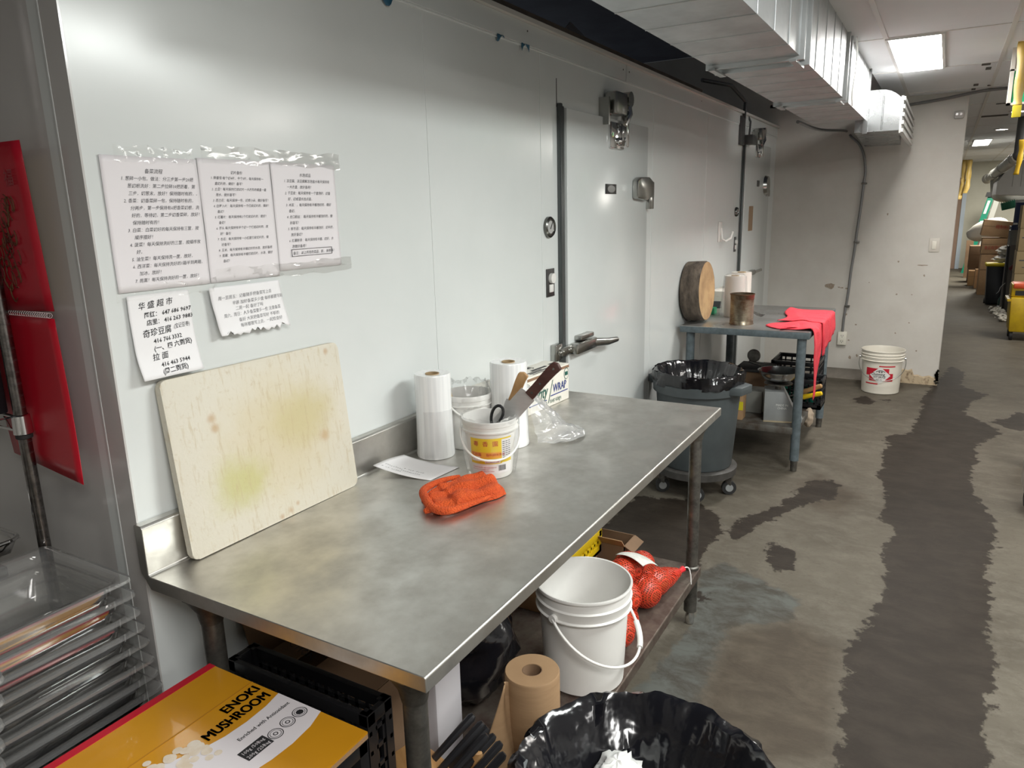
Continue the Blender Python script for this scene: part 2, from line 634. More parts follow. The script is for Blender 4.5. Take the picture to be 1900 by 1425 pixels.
b = MB()
b.box(0.84, 3.598, WY - 0.006, 1.53, 2.212, 2.29)
b.box(3.606, 7.37, WY - 0.006, 1.53, 2.212, 2.29)
b.mi = 1
b.box(0.84, 7.37, WY - 0.004, 1.5, 2.205, 2.212)
b.mi = 2
for x in (1.9, 2.6, 3.56, 3.64, 4.9, 6.3):
    b.cyl((x, WY - 0.008, 2.262), (x, WY, 2.262), 0.004, n=8)
struct(b.build('trim_1', [panelw, seam_l, seam_d], bevel=0.002), 'white fascia strip along the top of the cold-room wall')
b = MB().box(0.84, 7.37, WY - 0.024, 1.5, 2.29, 2.306)
struct(b.build('trim_2', mat('pale_ledge', (0.62, 0.6, 0.56), 0.5)), 'pale ledge on top of the fascia strip')
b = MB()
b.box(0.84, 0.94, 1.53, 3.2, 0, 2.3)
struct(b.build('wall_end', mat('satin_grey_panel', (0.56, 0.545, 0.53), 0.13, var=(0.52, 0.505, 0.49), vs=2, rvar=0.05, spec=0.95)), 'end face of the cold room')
b = MB()
b.box(0.838, 0.842, 1.428, 1.492, 0, 2.3)
b.mi = 1
b.box(0.8372, 0.84, 1.488, 1.492, 0, 2.3)
struct(b.build('trim_3', [MATS['satin_grey_panel'], seam_l]), 'corner strip of the cold room')

# roof of the cold room, the dark void above and the back wall
struct(MB().box(0.85, 7.36, 1.53, 3.2, 2.2, 2.285).build('ceiling_cold_room', mat('dusty_panel', (0.2, 0.19, 0.18), 0.8)))
deck = mat('dark_deck', (0.26, 0.285, 0.37), 0.6, var=(0.2, 0.22, 0.29), vs=3)
b = MB().box(-3.5, 7.37, 0.3, 3.3, 3.0, 3.05)
struct(b.build('ceiling_deck', deck), 'dark roof deck above the cold room')
b = MB()
b.box(7.37, 7.49, -0.07, 3.3, 0, 3.0)
struct(b.build('wall_back', paint_w, bevel=0.006), 'off-white painted wall at the end of the aisle')

stain_m = mat('wall_scuff', (0.26, 0.2, 0.15), 0.8, var=(0.36, 0.3, 0.24), vs=60)
b = MB()


def blotch(mb, cx, cy, rx, ry, n=14, seed=0, x=7.3685):
    rnd = random.Random(seed)
    pts = []
    for i in range(n):
        t = 2 * PI * i / n
        k = 0.55 + 0.6 * rnd.random()
        pts.append((x, cx + rx * k * math.cos(t), cy + ry * k * math.sin(t)))
    mb.poly(pts)


for i, (py, pz, rx, ry) in enumerate([(0.875, 0.86, 0.045, 0.03), (0.80, 0.85, 0.012, 0.006), (0.775, 0.845, 0.018, 0.006), (0.73, 0.84, 0.02, 0.008),
                                      (0.15, 1.06, 0.05, 0.007), (0.12, 0.97, 0.008, 0.01), (0.33, 1.09, 0.008, 0.01), (0.32, 0.8, 0.01, 0.01),
                                      (0.63, 0.51, 0.01, 0.008), (0.86, 0.42, 0.02, 0.02), (0.72, 0.60, 0.012, 0.01), (0.68, 0.36, 0.01, 0.008),
                                      (0.2, 0.55, 0.007, 0.007), (0.3, 0.45, 0.008, 0.008), (0.6, 0.22, 0.01, 0.014), (0.66, 0.2, 0.012, 0.02),
                                      (0.12, 0.3, 0.009, 0.009), (0.45, 1.5, 0.008, 0.012), (0.55, 0.9, 0.006, 0.006), (0.2, 0.8, 0.007, 0.006)]):
    blotch(b, py, pz, rx, ry, seed=i)
struct(b.build('trim_4', stain_m, smooth=0), 'scuffs on the back wall')

# crumbling plaster at the foot of the back wall and the cove base
b = MB()
top = [(0.40, 0.10), (0.36, 0.125), (0.33, 0.115), (0.30, 0.135), (0.25, 0.115), (0.20, 0.12), (0.17, 0.11), (0.14, 0.125), (0.12, 0.07), (0.09, 0.075), (0.05, 0.06), (0.0, 0.075), (-0.04, 0.06), (-0.068, 0.085)]
n = len(top)
for i in range(n - 1):
    (y0, z0), (y1, z1) = top[i], top[i + 1]
    o0, o1 = 0.006 + 0.008 * random.random(), 0.006 + 0.008 * random.random()
    b.poly([(7.37 - o0, y0, 0), (7.37 - o1, y1, 0), (7.37 - o1, y1, z1), (7.37 - o0, y0, z0)])
    b.poly([(7.37 - o0, y0, z0), (7.37 - o1, y1, z1), (7.372, y1, z1 + 0.012), (7.372, y0, z0 + 0.012)])
struct(b.build('trim_5', mat('crumbling_plaster', (0.5, 0.4, 0.27), 0.9, var=(0.2, 0.13, 0.08), vs=28, vlo=0.5, vhi=0.7, bump=0.6, bs=40), smooth=0), 'crumbling plaster at the foot of the back wall')
b = MB()
for i in range(26):
    yy, zz = -0.05 - 0.02 * random.random(), 0.01 + 0.13 * random.random()
    blotch(b, yy, zz, 0.012, 0.012, n=8, seed=i + 100, x=7.358)
struct(b.build('trim_6', mat('mould', (0.03, 0.028, 0.02), 0.9), smooth=0), 'dark mould at the wall corner')
b = MB()
b.grid(lambda u, v: (7.37 - 0.045 * (1 - v) ** 2 - 0.004, 0.43 + 1.0 * u, 0.092 * v), 8, 6)
struct(b.build('baseboard_back', mat('grey_cove_base', (0.2, 0.175, 0.145), 0.7, var=(0.16, 0.14, 0.115), vs=12)), 'grey cove base along the back wall')

# suspended ceiling with its T-bars
b = MB()
b.box(-3.5, 7.37, -4.0, 0.535, CEIL, CEIL + 0.03)
b.box(7.37, 21.5, -4.0, 1.5, CEIL, CEIL + 0.03)
b.mi = 1
for k in range(0, 8):
    y = 0.375 - 0.58 * k
    b.box(-3.5, 21.0, y - 0.012, y + 0.012, CEIL - 0.004, CEIL + 0.001)
for k in range(-7, 14):
    x = 4.73 + 1.22 * k
    b.box(x - 0.008, x + 0.008, -4.0, 0.53, CEIL - 0.003, CEIL + 0.001)
b.mi = 2
for (x, y, sx, sy) in ((6.2, -0.15, 0.10, 0.016), (6.0, -0.13, 0.08, 0.025), (7.0, -0.1, 0.1, 0.016), (7.25, -0.09, 0.09, 0.014), (7.1, -0.19, 0.05, 0.012), (9.66, -0.34, 0.14, 0.12), (8.5, -0.4, 0.05, 0.1)):
    b.box(x - sx / 2, x + sx / 2, y - sy, y + sy, CEIL - 0.0045, CEIL - 0.001)
struct(b.build('ceiling', [mat('ceiling_tile', (0.86, 0.87, 0.89), 0.8, var=(0.83, 0.84, 0.86), vs=2, bump=0.05, bs=200), mat('t_bar', (0.72, 0.70, 0.68), 0.5), mat('soot', (0.1, 0.09, 0.08), 0.9)]), 'suspended ceiling of large tiles')

# the rest of the room, out of the frame, and the far end of the passage
struct(MB().box(-3.5, 22, -4.12, -4.0, 0, 3.0).build('wall_right', mat('dull_wall', (0.68, 0.67, 0.65), 0.6)))
struct(MB().box(-3.62, -3.5, -4.0, 3.3, 0, 3.0).build('wall_near', mat('pale_wall', (0.66, 0.64, 0.6), 0.5)))
struct(MB().box(-3.5, 0.84, 3.2, 3.3, 0, 3.0).build('wall_side', MATS['pale_wall']))
struct(MB().box(20.9, 21.0, -4.0, 1.5, 0, 2.47).build('wall_far', mat('cream_wall', (0.68, 0.66, 0.56), 0.5, var=(0.62, 0.6, 0.5), vs=2)), 'cream wall at the far end of the passage')
b = MB()
b.box(20.7, 20.74, -0.275, -0.12, 0, 2.12)
b.mi = 1
b.box(20.68, 20.76, -0.365, -0.28, 0, 2.1)
struct(b.build('trim_7', [mat('bare_wood_jamb', (0.3, 0.2, 0.15), 0.7), mat('pale_blue_jamb', (0.5, 0.57, 0.66), 0.4)]), 'wood and pale blue door jamb at the far end of the passage')

# ------------------------------------------------------------------ cold-room doors and their hardware
GASK = mat('door_gasket', (0.10, 0.11, 0.11), 0.3, 0.6)


def cold_door(idx, x0, x1, z1, label):
    b = MB()
    b.box(x0, x1, WY - 0.022, WY, 0.04, z1, bev=0.004)
    d = struct(b.build('door_%d' % idx, panelw), label)
    b = MB()
    b.box(x0 - 0.052, x0 - 0.032, WY - 0.02, WY, 0.03, z1 + 0.015, bev=0.004)
    b.box(x0 - 0.026, x0 - 0.012, WY - 0.016, WY, 0.03, z1 + 0.005, bev=0.003)
    b.build('gasket', GASK, d)
    return d


d1 = cold_door(1, 2.90, 3.885, 2.02, 'first cold-room door, the nearer one, white with chrome hardware')
d2 = cold_door(2, 6.13, 7.05, 2.10, 'second cold-room door, beside the back corner')


def closer(d, x, z, s=1.0):
    b = MB()
    b.box(x - 0.16 * s, x - 0.145 * s, WY - 0.05, WY, z - 0.1 * s, z + 0.02 * s)
    b.box(x - 0.11 * s, x + 0.02 * s, WY - 0.075, WY - 0.005, z - 0.05 * s, z + 0.05 * s, bev=0.012)
    b.box(x - 0.15 * s, x - 0.08 * s, WY - 0.03, WY, z - 0.055 * s, z - 0.035 * s)
    b.cyl((x + 0.07 * s, WY - 0.07, z + 0.03 * s), (x + 0.07 * s, WY - 0.02, z + 0.03 * s), 0.035 * s, n=20)
    o = b.build('closer_body', mat('worn_chrome', (0.42, 0.42, 0.4), 0.25, 1.0), d)
    b = MB()
    b.tube([(x + 0.075 * s, WY - 0.05, z + 0.05 * s), (x + 0.06 * s, WY - 0.07, z - 0.04 * s), (x + 0.03 * s, WY - 0.055, z - 0.09 * s)], 0.012 * s, 8)
    b.box(x - 0.09 * s, x + 0.07 * s, WY - 0.036, WY - 0.02, z - 0.2 * s, z - 0.08 * s, bev=0.006)
    b.box(x + 0.045 * s, x + 0.075 * s, WY - 0.06, WY - 0.025, z - 0.19 * s, z - 0.02 * s, bev=0.006)
    b.sphere((x - 0.01 * s, WY - 0.04, z - 0.165 * s), 0.017 * s, 12, 8)
    b.build('closer_hook', chrome, d)


closer(d1, 3.44, 2.085)
closer(d2, 6.5, 2.17, 0.9)
# hinge-side strike plate and pull
b = MB()
b.prism([(3.66, 1.655), (3.66, 1.745), (3.70, 1.762), (3.83, 1.765), (3.90, 1.74), (3.90, 1.67), (3.80, 1.645)], 0, 0.035, bev=0.008)
for v in b.bm.verts:
    v.co = Vector((v.co.x, WY - 0.022 - v.co.z, v.co.y))
b.box(3.885, 3.975, WY - 0.03, WY - 0.004, 1.66, 1.745, bev=0.004)
b.box(3.865, 3.93, WY - 0.045, WY - 0.015, 1.60, 1.665, bev=0.004)
b.build('hinge', MATS['worn_chrome'], d1)
b = MB()
b.box(3.31, 3.44, WY - 0.0255, WY - 0.02, 1.676, 1.722, bev=0.001)
b.build('name_plate', mat('black_plate', (0.03, 0.03, 0.03), 0.3), d1)
b = MB()
b.lathe([(0.02, 0.0), (0.021, 0.0008), (0.0185, 0.0012), (0.0, 0.0012)], 32)
for v in b.bm.verts:
    v.co = Vector((3.375 + v.co.x * 2.2, WY - 0.0256 - v.co.z, 1.699 + v.co.y * 0.8))
o = b.build('plate_oval', mat('grey_print', (0.28, 0.28, 0.27), 0.4), d1)
# latch: strike on the frame and long pull handle
b = MB()
b.box(2.765, 2.83, WY - 0.03, WY, 0.965, 1.04, bev=0.006)
b.box(2.80, 2.93, WY - 0.045, WY - 0.02, 0.985, 1.022, bev=0.005)
b.box(2.90, 3.12, WY - 0.07, WY - 0.022, 0.975, 1.025, bev=0.01)
b.box(2.96, 3.10, WY - 0.06, WY - 0.02, 1.03, 1.052, bev=0.006)
b.tube([(3.10, WY - 0.05, 1.0), (3.2, WY - 0.085, 0.99), (3.30, WY - 0.09, 0.985)], [0.022, 0.018, 0.013], 10)
for x in (2.785, 2.81, 2.86, 2.88):
    b.sphere((x, WY - 0.04, 1.004), 0.008, 8, 6)
b.build('latch_handle', MATS['worn_chrome'], d1)
# second door: latch, pull, paper sign
b = MB()
b.box(6.10, 6.2, WY - 0.03, WY, 1.02, 1.08, bev=0.004)
b.box(6.2, 6.5, WY - 0.06, WY - 0.02, 1.03, 1.07, bev=0.008)
b.box(6.5, 6.75, WY - 0.06, WY - 0.045, 1.04, 1.06)
b.build('latch_handle', MATS['worn_chrome'], d2)
b = MB()
b.cyl((6.88, WY - 0.05, 1.775), (6.88, WY - 0.02, 1.775), 0.075, 0.085, n=24)
b.box(6.92, 7.02, WY - 0.04, WY - 0.01, 1.68, 1.74, bev=0.004)
b.build('lock', MATS['worn_chrome'], d2)
b = MB()
b.box(6.55, 6.63, WY - 0.026, WY - 0.02, 1.76, 1.81)
b.build('name_plate', MATS['black_plate'], d2)
b = MB()
b.box(6.30, 6.45, WY - 0.0235, WY - 0.021, 1.40, 1.60)
tag(b.build('notice_paper', mat('brown_paper_sign', (0.36, 0.24, 0.15), 0.7)), 'small brown paper stuck upright on the second cold-room door', 'notice')
b = MB()
b.box(5.93, 6.06, WY - 0.02, WY, 2.06, 2.27, bev=0.005)
b.box(6.06, 6.2, WY - 0.08, WY - 0.01, 2.07, 2.14, bev=0.006)
b.tube([(6.0, WY - 0.02, 2.26), (6.02, WY - 0.02, 2.38), (5.85, WY + 0.05, 2.48), (5.6, WY + 0.2, 2.5)], 0.014, 8)
b.tube([(6.15, WY - 0.03, 2.14), (6.22, WY - 0.02, 2.25), (6.2, WY + 0.03, 2.36)], 0.008, 8)
tag(b.build('junction_box', mat('dull_grey_metal', (0.12, 0.12, 0.12), 0.45, 0.7)), 'grey junction box with cable above the second cold-room door', 'junction box')


def wall_dial(x, z, r, label):
    t = thing('thermometer', label, 'thermometer', (x, WY, z))
    b = MB()
    b.lathe([(r, 0), (r, 0.012), (r * 0.86, 0.018), (r * 0.8, 0.012), (0, 0.012)], 32)
    for v in b.bm.verts:
        v.co = Vector((v.co.x, -v.co.z, v.co.y))
    b.build('bezel', mat('dark_chrome', (0.16, 0.16, 0.15), 0.25, 0.9), t)
    b = MB()
    b.lathe([(r * 0.62, 0.0125), (r * 0.6, 0.0135), (0, 0.0135)], 28)
    for v in b.bm.verts:
        v.co = Vector((v.co.x, -v.co.z, v.co.y))
    b.build('dial_face', mat('dial_grey', (0.42, 0.42, 0.41), 0.3), t)
    b = MB()
    b.M = Matrix.Rotation(0.6, 4, 'Y')
    b.box(-0.0015, 0.0015, -0.0155, -0.014, -r * 0.2, r * 0.55)
    b.build('needle', ink, t)


wall_dial(2.760, 1.5385, 0.043, 'round dial thermometer on the cold-room wall left of the first door')
wall_dial(5.945, 1.56, 0.036, 'round dial thermometer left of the second cold-room door')


def switch_plate(x, z, wd, h, label):
    t = thing('light_switch', label, 'switch', (x, WY, z))
    MB().box(-wd / 2, wd / 2, -0.006, 0, -h / 2, h / 2, bev=0.002).build('cover_plate', mat('dark_plate', (0.12, 0.12, 0.12), 0.3, 0.8), t)
    b = MB()
    b.cyl((0, -0.02, h * 0.16), (0, -0.004, h * 0.16), wd * 0.3, n=20)
    b.build('pilot_lamp', white_pl, t)
    MB().box(-wd * 0.25, wd * 0.25, -0.012, -0.004, -h * 0.34, -h * 0.06, bev=0.003).build('toggle', white_pl, t)


switch_plate(2.768, 1.308, 0.07, 0.118, 'dark switch plate with white buttons left of the first cold-room door')
switch_plate(5.96, 1.31, 0.055, 0.115, 'dark switch plate left of the second cold-room door')
t = thing('wall_hook', 'white adhesive hook on the wall between the two cold-room doors', 'hook', (5.5, WY, 1.42))
MB().box(-0.06, 0.04, -0.008, 0, -0.07, 0.075, bev=0.006).build('base_plate', white_pl, t)
b = MB()
b.tube([(-0.01, -0.01, 0.03), (-0.01, -0.02, -0.05), (0.0, -0.045, -0.065), (0.04, -0.07, -0.045), (0.07, -0.075, 0.0)], 0.009, 8)
b.build('prong', white_pl, t)

# fixtures on the back wall
t = thing('power_outlet', 'white power outlet low on the back wall at the end of the conduit', 'outlet', (7.37, 0.735, 0.38))
MB().box(-0.04, 0, -0.038, 0.038, -0.062, 0.062, bev=0.004).build('box', white_pl2, t)
for z in (0.026, -0.026):
    b = MB()
    for y in (-0.008, 0.008):
        b.box(-0.0412, -0.039, y - 0.0015, y + 0.0015, z - 0.006, z + 0.007)
    b.cyl((-0.0412, 0, z - 0.013), (-0.039, 0, z - 0.013), 0.003, n=8)
    b.build('socket', ink, t)
t = thing('wall_switch', 'white rocker switch near the right edge of the back wall', 'switch', (7.37, 0.068, 1.234))
MB().box(-0.008, 0, -0.04, 0.04, -0.06, 0.06, bev=0.003).build('cover_plate', mat('switch_white', (0.6, 0.56, 0.5), 0.4), t)
MB().box(-0.013, -0.006, -0.017, 0.017, -0.034, 0.034, bev=0.002).build('rocker', white_pl2, t)
t = thing('wall_sounder', 'small grey round-cornered device high on the back wall', 'alarm', (7.37, -0.01, 2.29))
MB().box(-0.03, 0, -0.035, 0.035, -0.03, 0.03, bev=0.01).build('case', mat('grey_device', (0.5, 0.48, 0.46), 0.5), t)
b = MB()
for y in (-0.014, 0.014):
    b.cyl((-0.034, y, 0.005), (-0.028, y, 0.005), 0.01, n=14)
b.build('lens', chrome, t)

X7 = 7.345
cpts = [(5.3, 0.90, 2.13), (6.2, 0.89, 2.15), (X7, 0.84, 2.225), (X7, 0.79, 2.17), (X7, 0.722, 2.105), (X7, 0.678, 2.01), (X7, 0.655, 1.87), (X7, 0.66, 1.77), (X7, 0.668, 1.58), (X7, 0.682, 1.36), (X7, 0.69, 1.2), (X7, 0.705, 1.0), (X7, 0.715, 0.78), (X7, 0.732, 0.58), (X7, 0.735, 0.44)]


def smooth_path(pts, k=6):
    pts = [Vector(p) for p in pts]
    out = []
    for i in range(len(pts) - 1):
        p0, p1, p2, p3 = pts[max(0, i - 1)], pts[i], pts[i + 1], pts[min(len(pts) - 1, i + 2)]
        for j in range(k):
            t = j / k
            out.append(0.5 * ((2 * p1) + (p2 - p0) * t + (2 * p0 - 5 * p1 + 4 * p2 - p3) * t * t + (3 * p1 - p0 - 3 * p2 + p3) * t ** 3))
    out.append(pts[-1])
    return out


t = thing('conduit', 'grey flexible conduit curving down the back wall to the outlet', 'conduit', (7.345, 0.735, 0.44))
b = MB()
b.M = Matrix.Translation((-7.345, -0.735, -0.44))
b.tube(smooth_path(cpts), 0.011, 10)
b.build('armoured_cable', mat('conduit_grey', (0.22, 0.22, 0.22), 0.45, 0.5), t)
for (y, z) in ((0.665, 1.77), (0.687, 1.26), (0.723, 0.68)):
    b = MB()
    b.M = Matrix.Translation((-7.345, -0.735, -0.44))
    b.box(7.328, 7.37, y - 0.03, y + 0.014, z - 0.008, z + 0.008, bev=0.003)
    b.build('clip', steel_dirty, t)
b = MB()
b.tube(smooth_path([(7.352, 0.36, 2.40), (7.34, 0.1, 2.425), (7.3, -0.07, 2.445), (7.25, -0.2, 2.452), (7.2, -0.42, 2.448)]), 0.012, 8)
tag(b.build('cable', MATS['conduit_grey']), 'dark cable running along the top of the back wall under the ceiling', 'cable')

# ------------------------------------------------------------------ ventilation duct
t = thing('air_duct', 'long galvanised rectangular duct hung under the ceiling with an elbow at its end', 'duct', (5.72, 0.7, 2.15))
DM = Matrix.Translation((-5.72, -0.7, -2.15))
b = MB(); b.M = DM


def duct_run(b, x0, x1):
    b.box(x0, x1, 0.535, 0.875, 2.15, 2.56)
    n = max(1, round((x1 - x0) / 0.235))
    for i in range(1, n):
        x = x0 + (x1 - x0) * i / n
        b.cyl((x, 0.5345, 2.15), (x, 0.5345, 2.47), 0.0026, n=6)
        b.cyl((x, 0.535, 2.1495), (x, 0.875, 2.1495), 0.0024, n=6)


duct_run(b, 1.62, 3.12)
duct_run(b, 3.22, 4.45)
duct_run(b, 4.55, 5.72)
b.build('trunk', galv, t)
for xa, xb in ((3.10, 3.24), (4.44, 4.56)):
    b = MB(); b.M = DM
    b.box(xa, xb, 0.537, 0.873, 2.152, 2.56)
    for x in (xa, xb - 0.012):
        b.box(x, x + 0.014, 0.518, 0.89, 2.134, 2.56, bev=0.003)
    for y in (0.555, 0.86):
        b.box(xa - 0.02, xb + 0.02, y - 0.012, y + 0.012, 2.128, 2.136)
    b.build('flange_joint', galv, t)
b = MB(); b.M = DM


def elbow_top(u):   # throat curve of the elbow seen from below
    return 2.335 - 0.06 * max(0.0, (u - 0.55) / 0.45) ** 2


pr = [(0.6, 2.07), (0.33, 2.07)] + [(0.33 + 0.27 * (1 - k / 8) ** 0 * (k / 8), elbow_top(1 - k / 8)) for k in range(9)]
n = len(pr)
A = [b.v((5.72, y, z)) for y, z in pr]
B = [b.v((7.2, y + 0.06, z)) for y, z in pr]
b.f(A); b.f(B[::-1])
for i in range(n):
    b.f([A[i], A[(i + 1) % n], B[(i + 1) % n], B[i]])
for y in (0.535, 0.435):
    b.cyl((5.717, y, 2.08), (5.717, y, 2.325), 0.005, n=6)
b.box(5.70, 5.73, 0.52, 0.55, 2.06, 2.47)
b.build('elbow', mat('galvanised_darkened', (0.36, 0.37, 0.375), 0.24, 1.0, var=(0.3, 0.31, 0.315), vs=6, rvar=0.08), t)  # same metal as the trunk, darkened to hold back the near lamp's glare
b = MB(); b.M = DM
b.box(5.76, 7.2, 0.318, 0.332, 2.055, 2.29)
for zz in (2.06, 2.11, 2.16, 2.21, 2.26):
    b.box(5.74, 7.22, 0.306, 0.32, zz, zz + 0.022)
b.build('outlet_flange', mat('bright_galvanised', (0.55, 0.55, 0.54), 0.3, 1.0), t)
b = MB()
b.tube(smooth_path([(4.55, 0.50, 2.46), (4.75, 0.515, 2.4), (4.72, 0.515, 2.3), (4.70, 0.52, 2.2), (4.75, 0.52, 2.14)]), 0.004, 6)
tag(b.build('cable_tie', white_pl), 'white plastic tie hanging on the side of the duct', 'cable tie')

# planks and loose sheet lying on the edge of the cold-room roof
b = MB(); b.box(0.9, 5.0, 1.45, 1.56, 2.306, 2.345)
tag(b.build('wood_plank', mat('dusty_wood', (0.13, 0.10, 0.08), 0.8, var=(0.09, 0.07, 0.055), vs=8)), 'long dusty wooden plank on top of the fascia strip', 'plank')
b = MB(); b.box(5.05, 6.5, 1.46, 1.55, 2.306, 2.33)
tag(b.build('wood_plank', MATS['dusty_wood']), 'short dusty plank farther along the top of the cold-room wall', 'plank')
b = MB()
b.prism([(0, 0), (1.5, 0), (0.7, 0.42)], -0.004, 0.004)
for v in b.bm.verts:
    v.co = Vector((3.3 + v.co.x, 1.75 + v.co.z + v.co.y * 0.4, 2.29 + v.co.y * 0.8))
tag(b.build('loose_sheet', mat('grey_sheet', (0.2, 0.2, 0.2), 0.5)), 'loose grey sheet leaning in the dark gap above the cold room', 'sheet')
for i, (x, s, lb) in enumerate(((1.79, 1.0, 'nearest blue tape scrap hanging from the fascia seam at the top of the frame'), (2.40, 0.7, 'small blue tape scrap on the fascia seam, left of a matching pair'), (2.58, 0.85, 'small blue tape scrap on the fascia seam, right of a matching pair'))):
    b = MB()
    b.grid(lambda u, v: (x + (u - 0.5) * 0.07 * s, WY - 0.008 - 0.004 * wob(u * 5, v * 4, i), 2.214 - v * 0.035 * s * (0.5 + 0.5 * math.sin(u * 5 + i))), 8, 4)
    tag(b.build('tape_scrap', mat('blue_tape', (0.03, 0.12, 0.2), 0.4), solid=0.001), lb, 'tape', 'blue tape scraps on the fascia seam')

# ------------------------------------------------------------------ ceiling lights that show
def troffer(x0, x1, y0, y1, label, power):
    t = thing('ceiling_light', label, 'light', ((x0 + x1) / 2, (y0 + y1) / 2, CEIL))
    hx, hy = (x1 - x0) / 2, (y1 - y0) / 2
    b = MB()
    for (a, c, e, g) in ((-hx - 0.015, hx + 0.015, hy, hy + 0.015), (-hx - 0.015, hx + 0.015, -hy - 0.015, -hy), (-hx - 0.015, -hx, -hy, hy), (hx, hx + 0.015, -hy, hy)):
        b.box(a, c, e, g, -0.012, 0.0)
    b.build('frame', MATS['t_bar'], t)
    MB().box(-hx, hx, -hy, hy, -0.008, -0.002).build('diffuser', mat('lit_diffuser_%d' % int(power), (1, 0.975, 0.93), 0.5, emit=power), t)


troffer(4.75, 5.93, 0.115, 0.365, 'bright white ceiling panel light beside the duct', 27)
troffer(13.2, 14.6, -0.47, -0.255, 'ceiling panel light far down the passage', 9)
for x, y, lb in ((11.5, -0.5, 'round downlight far down the passage near the panel light'), (9.3, -0.53, 'round downlight behind the yellow taped pipe')):
    t = thing('downlight', lb, 'light', (x, y, CEIL))
    b = MB()
    b.lathe([(0.09, 0), (0.09, -0.008), (0.065, -0.012), (0.062, -0.002)], 24)
    b.build('ring', MATS['t_bar'], t)
    b = MB()
    b.lathe([(0.062, -0.004), (0.0, -0.004)], 24)
    b.build('lamp', mat('lit_diffuser_12', (1, 0.96, 0.9), 0.5, emit=12), t)
# ================================================================== WORK TABLE
TZ = 0.865
t = thing('work_table', 'long stainless steel work table with backsplash standing along the cold-room wall', 'table', (1.76, 1.05, 0))
TM = Matrix.Translation((-1.76, -1.05, 0))
b = MB(); b.M = TM
prof = [(0.667, 0.835), (0.667, 0.862), (0.670, TZ), (1.396, TZ), (1.401, 0.870), (1.401, 0.974), (1.406, 0.979), (1.428, 0.979), (1.428, 0.872), (1.398, 0.835)]
A = [b.v((0.83, y, z)) for y, z in prof]
B = [b.v((2.69, y, z)) for y, z in prof]
b.f(A); b.f(B[::-1])
for i in range(len(prof)):
    b.f([A[i], A[(i + 1) % len(prof)], B[(i + 1) % len(prof)], B[i]])
b.build('tabletop', steel, t, smooth=25, bevel=0.0015)
for (x, y) in ((0.89, 0.742), (0.89, 1.292), (2.585, 0.73), (2.585, 1.33)):
    b = MB(); b.M = TM
    b.cyl((x, y, 0.055), (x, y, 0.836), 0.0225, n=20)
    b.lathe([(0.025, 0.055), (0.025, 0.2), (0.028, 0.205), (0.028, 0.245), (0.0235, 0.25)], 20, c=(x, y, 0))
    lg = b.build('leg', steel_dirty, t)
    b = MB(); b.M = TM
    b.lathe([(0.0, 0.0), (0.017, 0.002), (0.019, 0.03), (0.012, 0.056)], 16, c=(x, y, 0))
    b.build('foot', chrome, lg)
    b = MB(); b.M = TM
    b.lathe([(0.024, 0.76), (0.03, 0.79), (0.055, 0.834)], 20, c=(x, y, 0))
    b.box(x - 0.05, x + 0.08, y - 0.02, y + 0.02, 0.825, 0.835)
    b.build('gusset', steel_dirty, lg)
b = MB(); b.M = TM
b.box(0.86, 2.615, 0.70, 1.36, 0.195, 0.235)
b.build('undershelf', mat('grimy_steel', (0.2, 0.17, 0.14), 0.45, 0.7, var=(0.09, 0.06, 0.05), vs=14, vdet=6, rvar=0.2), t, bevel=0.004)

# ------------------------------------------------------------------ cutting board
m = bpy.data.materials.new('stained_board')
m.use_nodes = True
nt = m.node_tree
p = nt.nodes['Principled BSDF']
p.inputs['Roughness'].default_value = 0.55
tc = nt.nodes.new('ShaderNodeTexCoord')


def _noise(nt, tc, scale, det=6, st=(1, 1, 1), rgh=0.6):
    mp = nt.nodes.new('ShaderNodeMapping')
    mp.inputs['Scale'].default_value = st
    nt.links.new(tc.outputs['Object'], mp.inputs[0])
    n = nt.nodes.new('ShaderNodeTexNoise')
    n.inputs['Scale'].default_value = scale
    n.inputs['Detail'].default_value = det
    n.inputs['Roughness'].default_value = rgh
    nt.links.new(mp.outputs[0], n.inputs['Vector'])
    return n.outputs['Fac']


def _blob(nt, tc, c, sc, noise_out, amp, lo, hi):
    mp = nt.nodes.new('ShaderNodeMapping')
    mp.inputs['Location'].default_value = [-c[i] * sc[i] for i in range(3)]
    mp.inputs['Scale'].default_value = sc
    nt.links.new(tc.outputs['Object'], mp.inputs[0])
    ln = nt.nodes.new('ShaderNodeVectorMath'); ln.operation = 'LENGTH'
    nt.links.new(mp.outputs[0], ln.inputs[0])
    ad = nt.nodes.new('ShaderNodeMath'); ad.operation = 'MULTIPLY_ADD'
    ad.inputs[1].default_value = amp
    nt.links.new(noise_out, ad.inputs[0]); nt.links.new(ln.outputs['Value'], ad.inputs[2])
    r = nt.nodes.new('ShaderNodeMapRange')
    r.interpolation_type = 'SMOOTHSTEP'
    r.inputs[1].default_value, r.inputs[2].default_value = hi, lo
    r.inputs[3].default_value, r.inputs[4].default_value = 0, 1
    nt.links.new(ad.outputs[0], r.inputs[0])
    return r.outputs[0]


def _mix(nt, fac, a, bb, k=1.0):
    if k != 1.0:
        mm = nt.nodes.new('ShaderNodeMath'); mm.operation = 'MULTIPLY'; mm.inputs[1].default_value = k
        nt.links.new(fac, mm.inputs[0]); fac = mm.outputs[0]
    x = nt.nodes.new('ShaderNodeMix'); x.data_type = 'RGBA'
    nt.links.new(fac, x.inputs['Factor'])
    for kk, s in (('A', a), ('B', bb)):
        if isinstance(s, tuple):
            x.inputs[kk].default_value = (*s, 1)
        else:
            nt.links.new(s, x.inputs[kk])
    return x.outputs['Result']


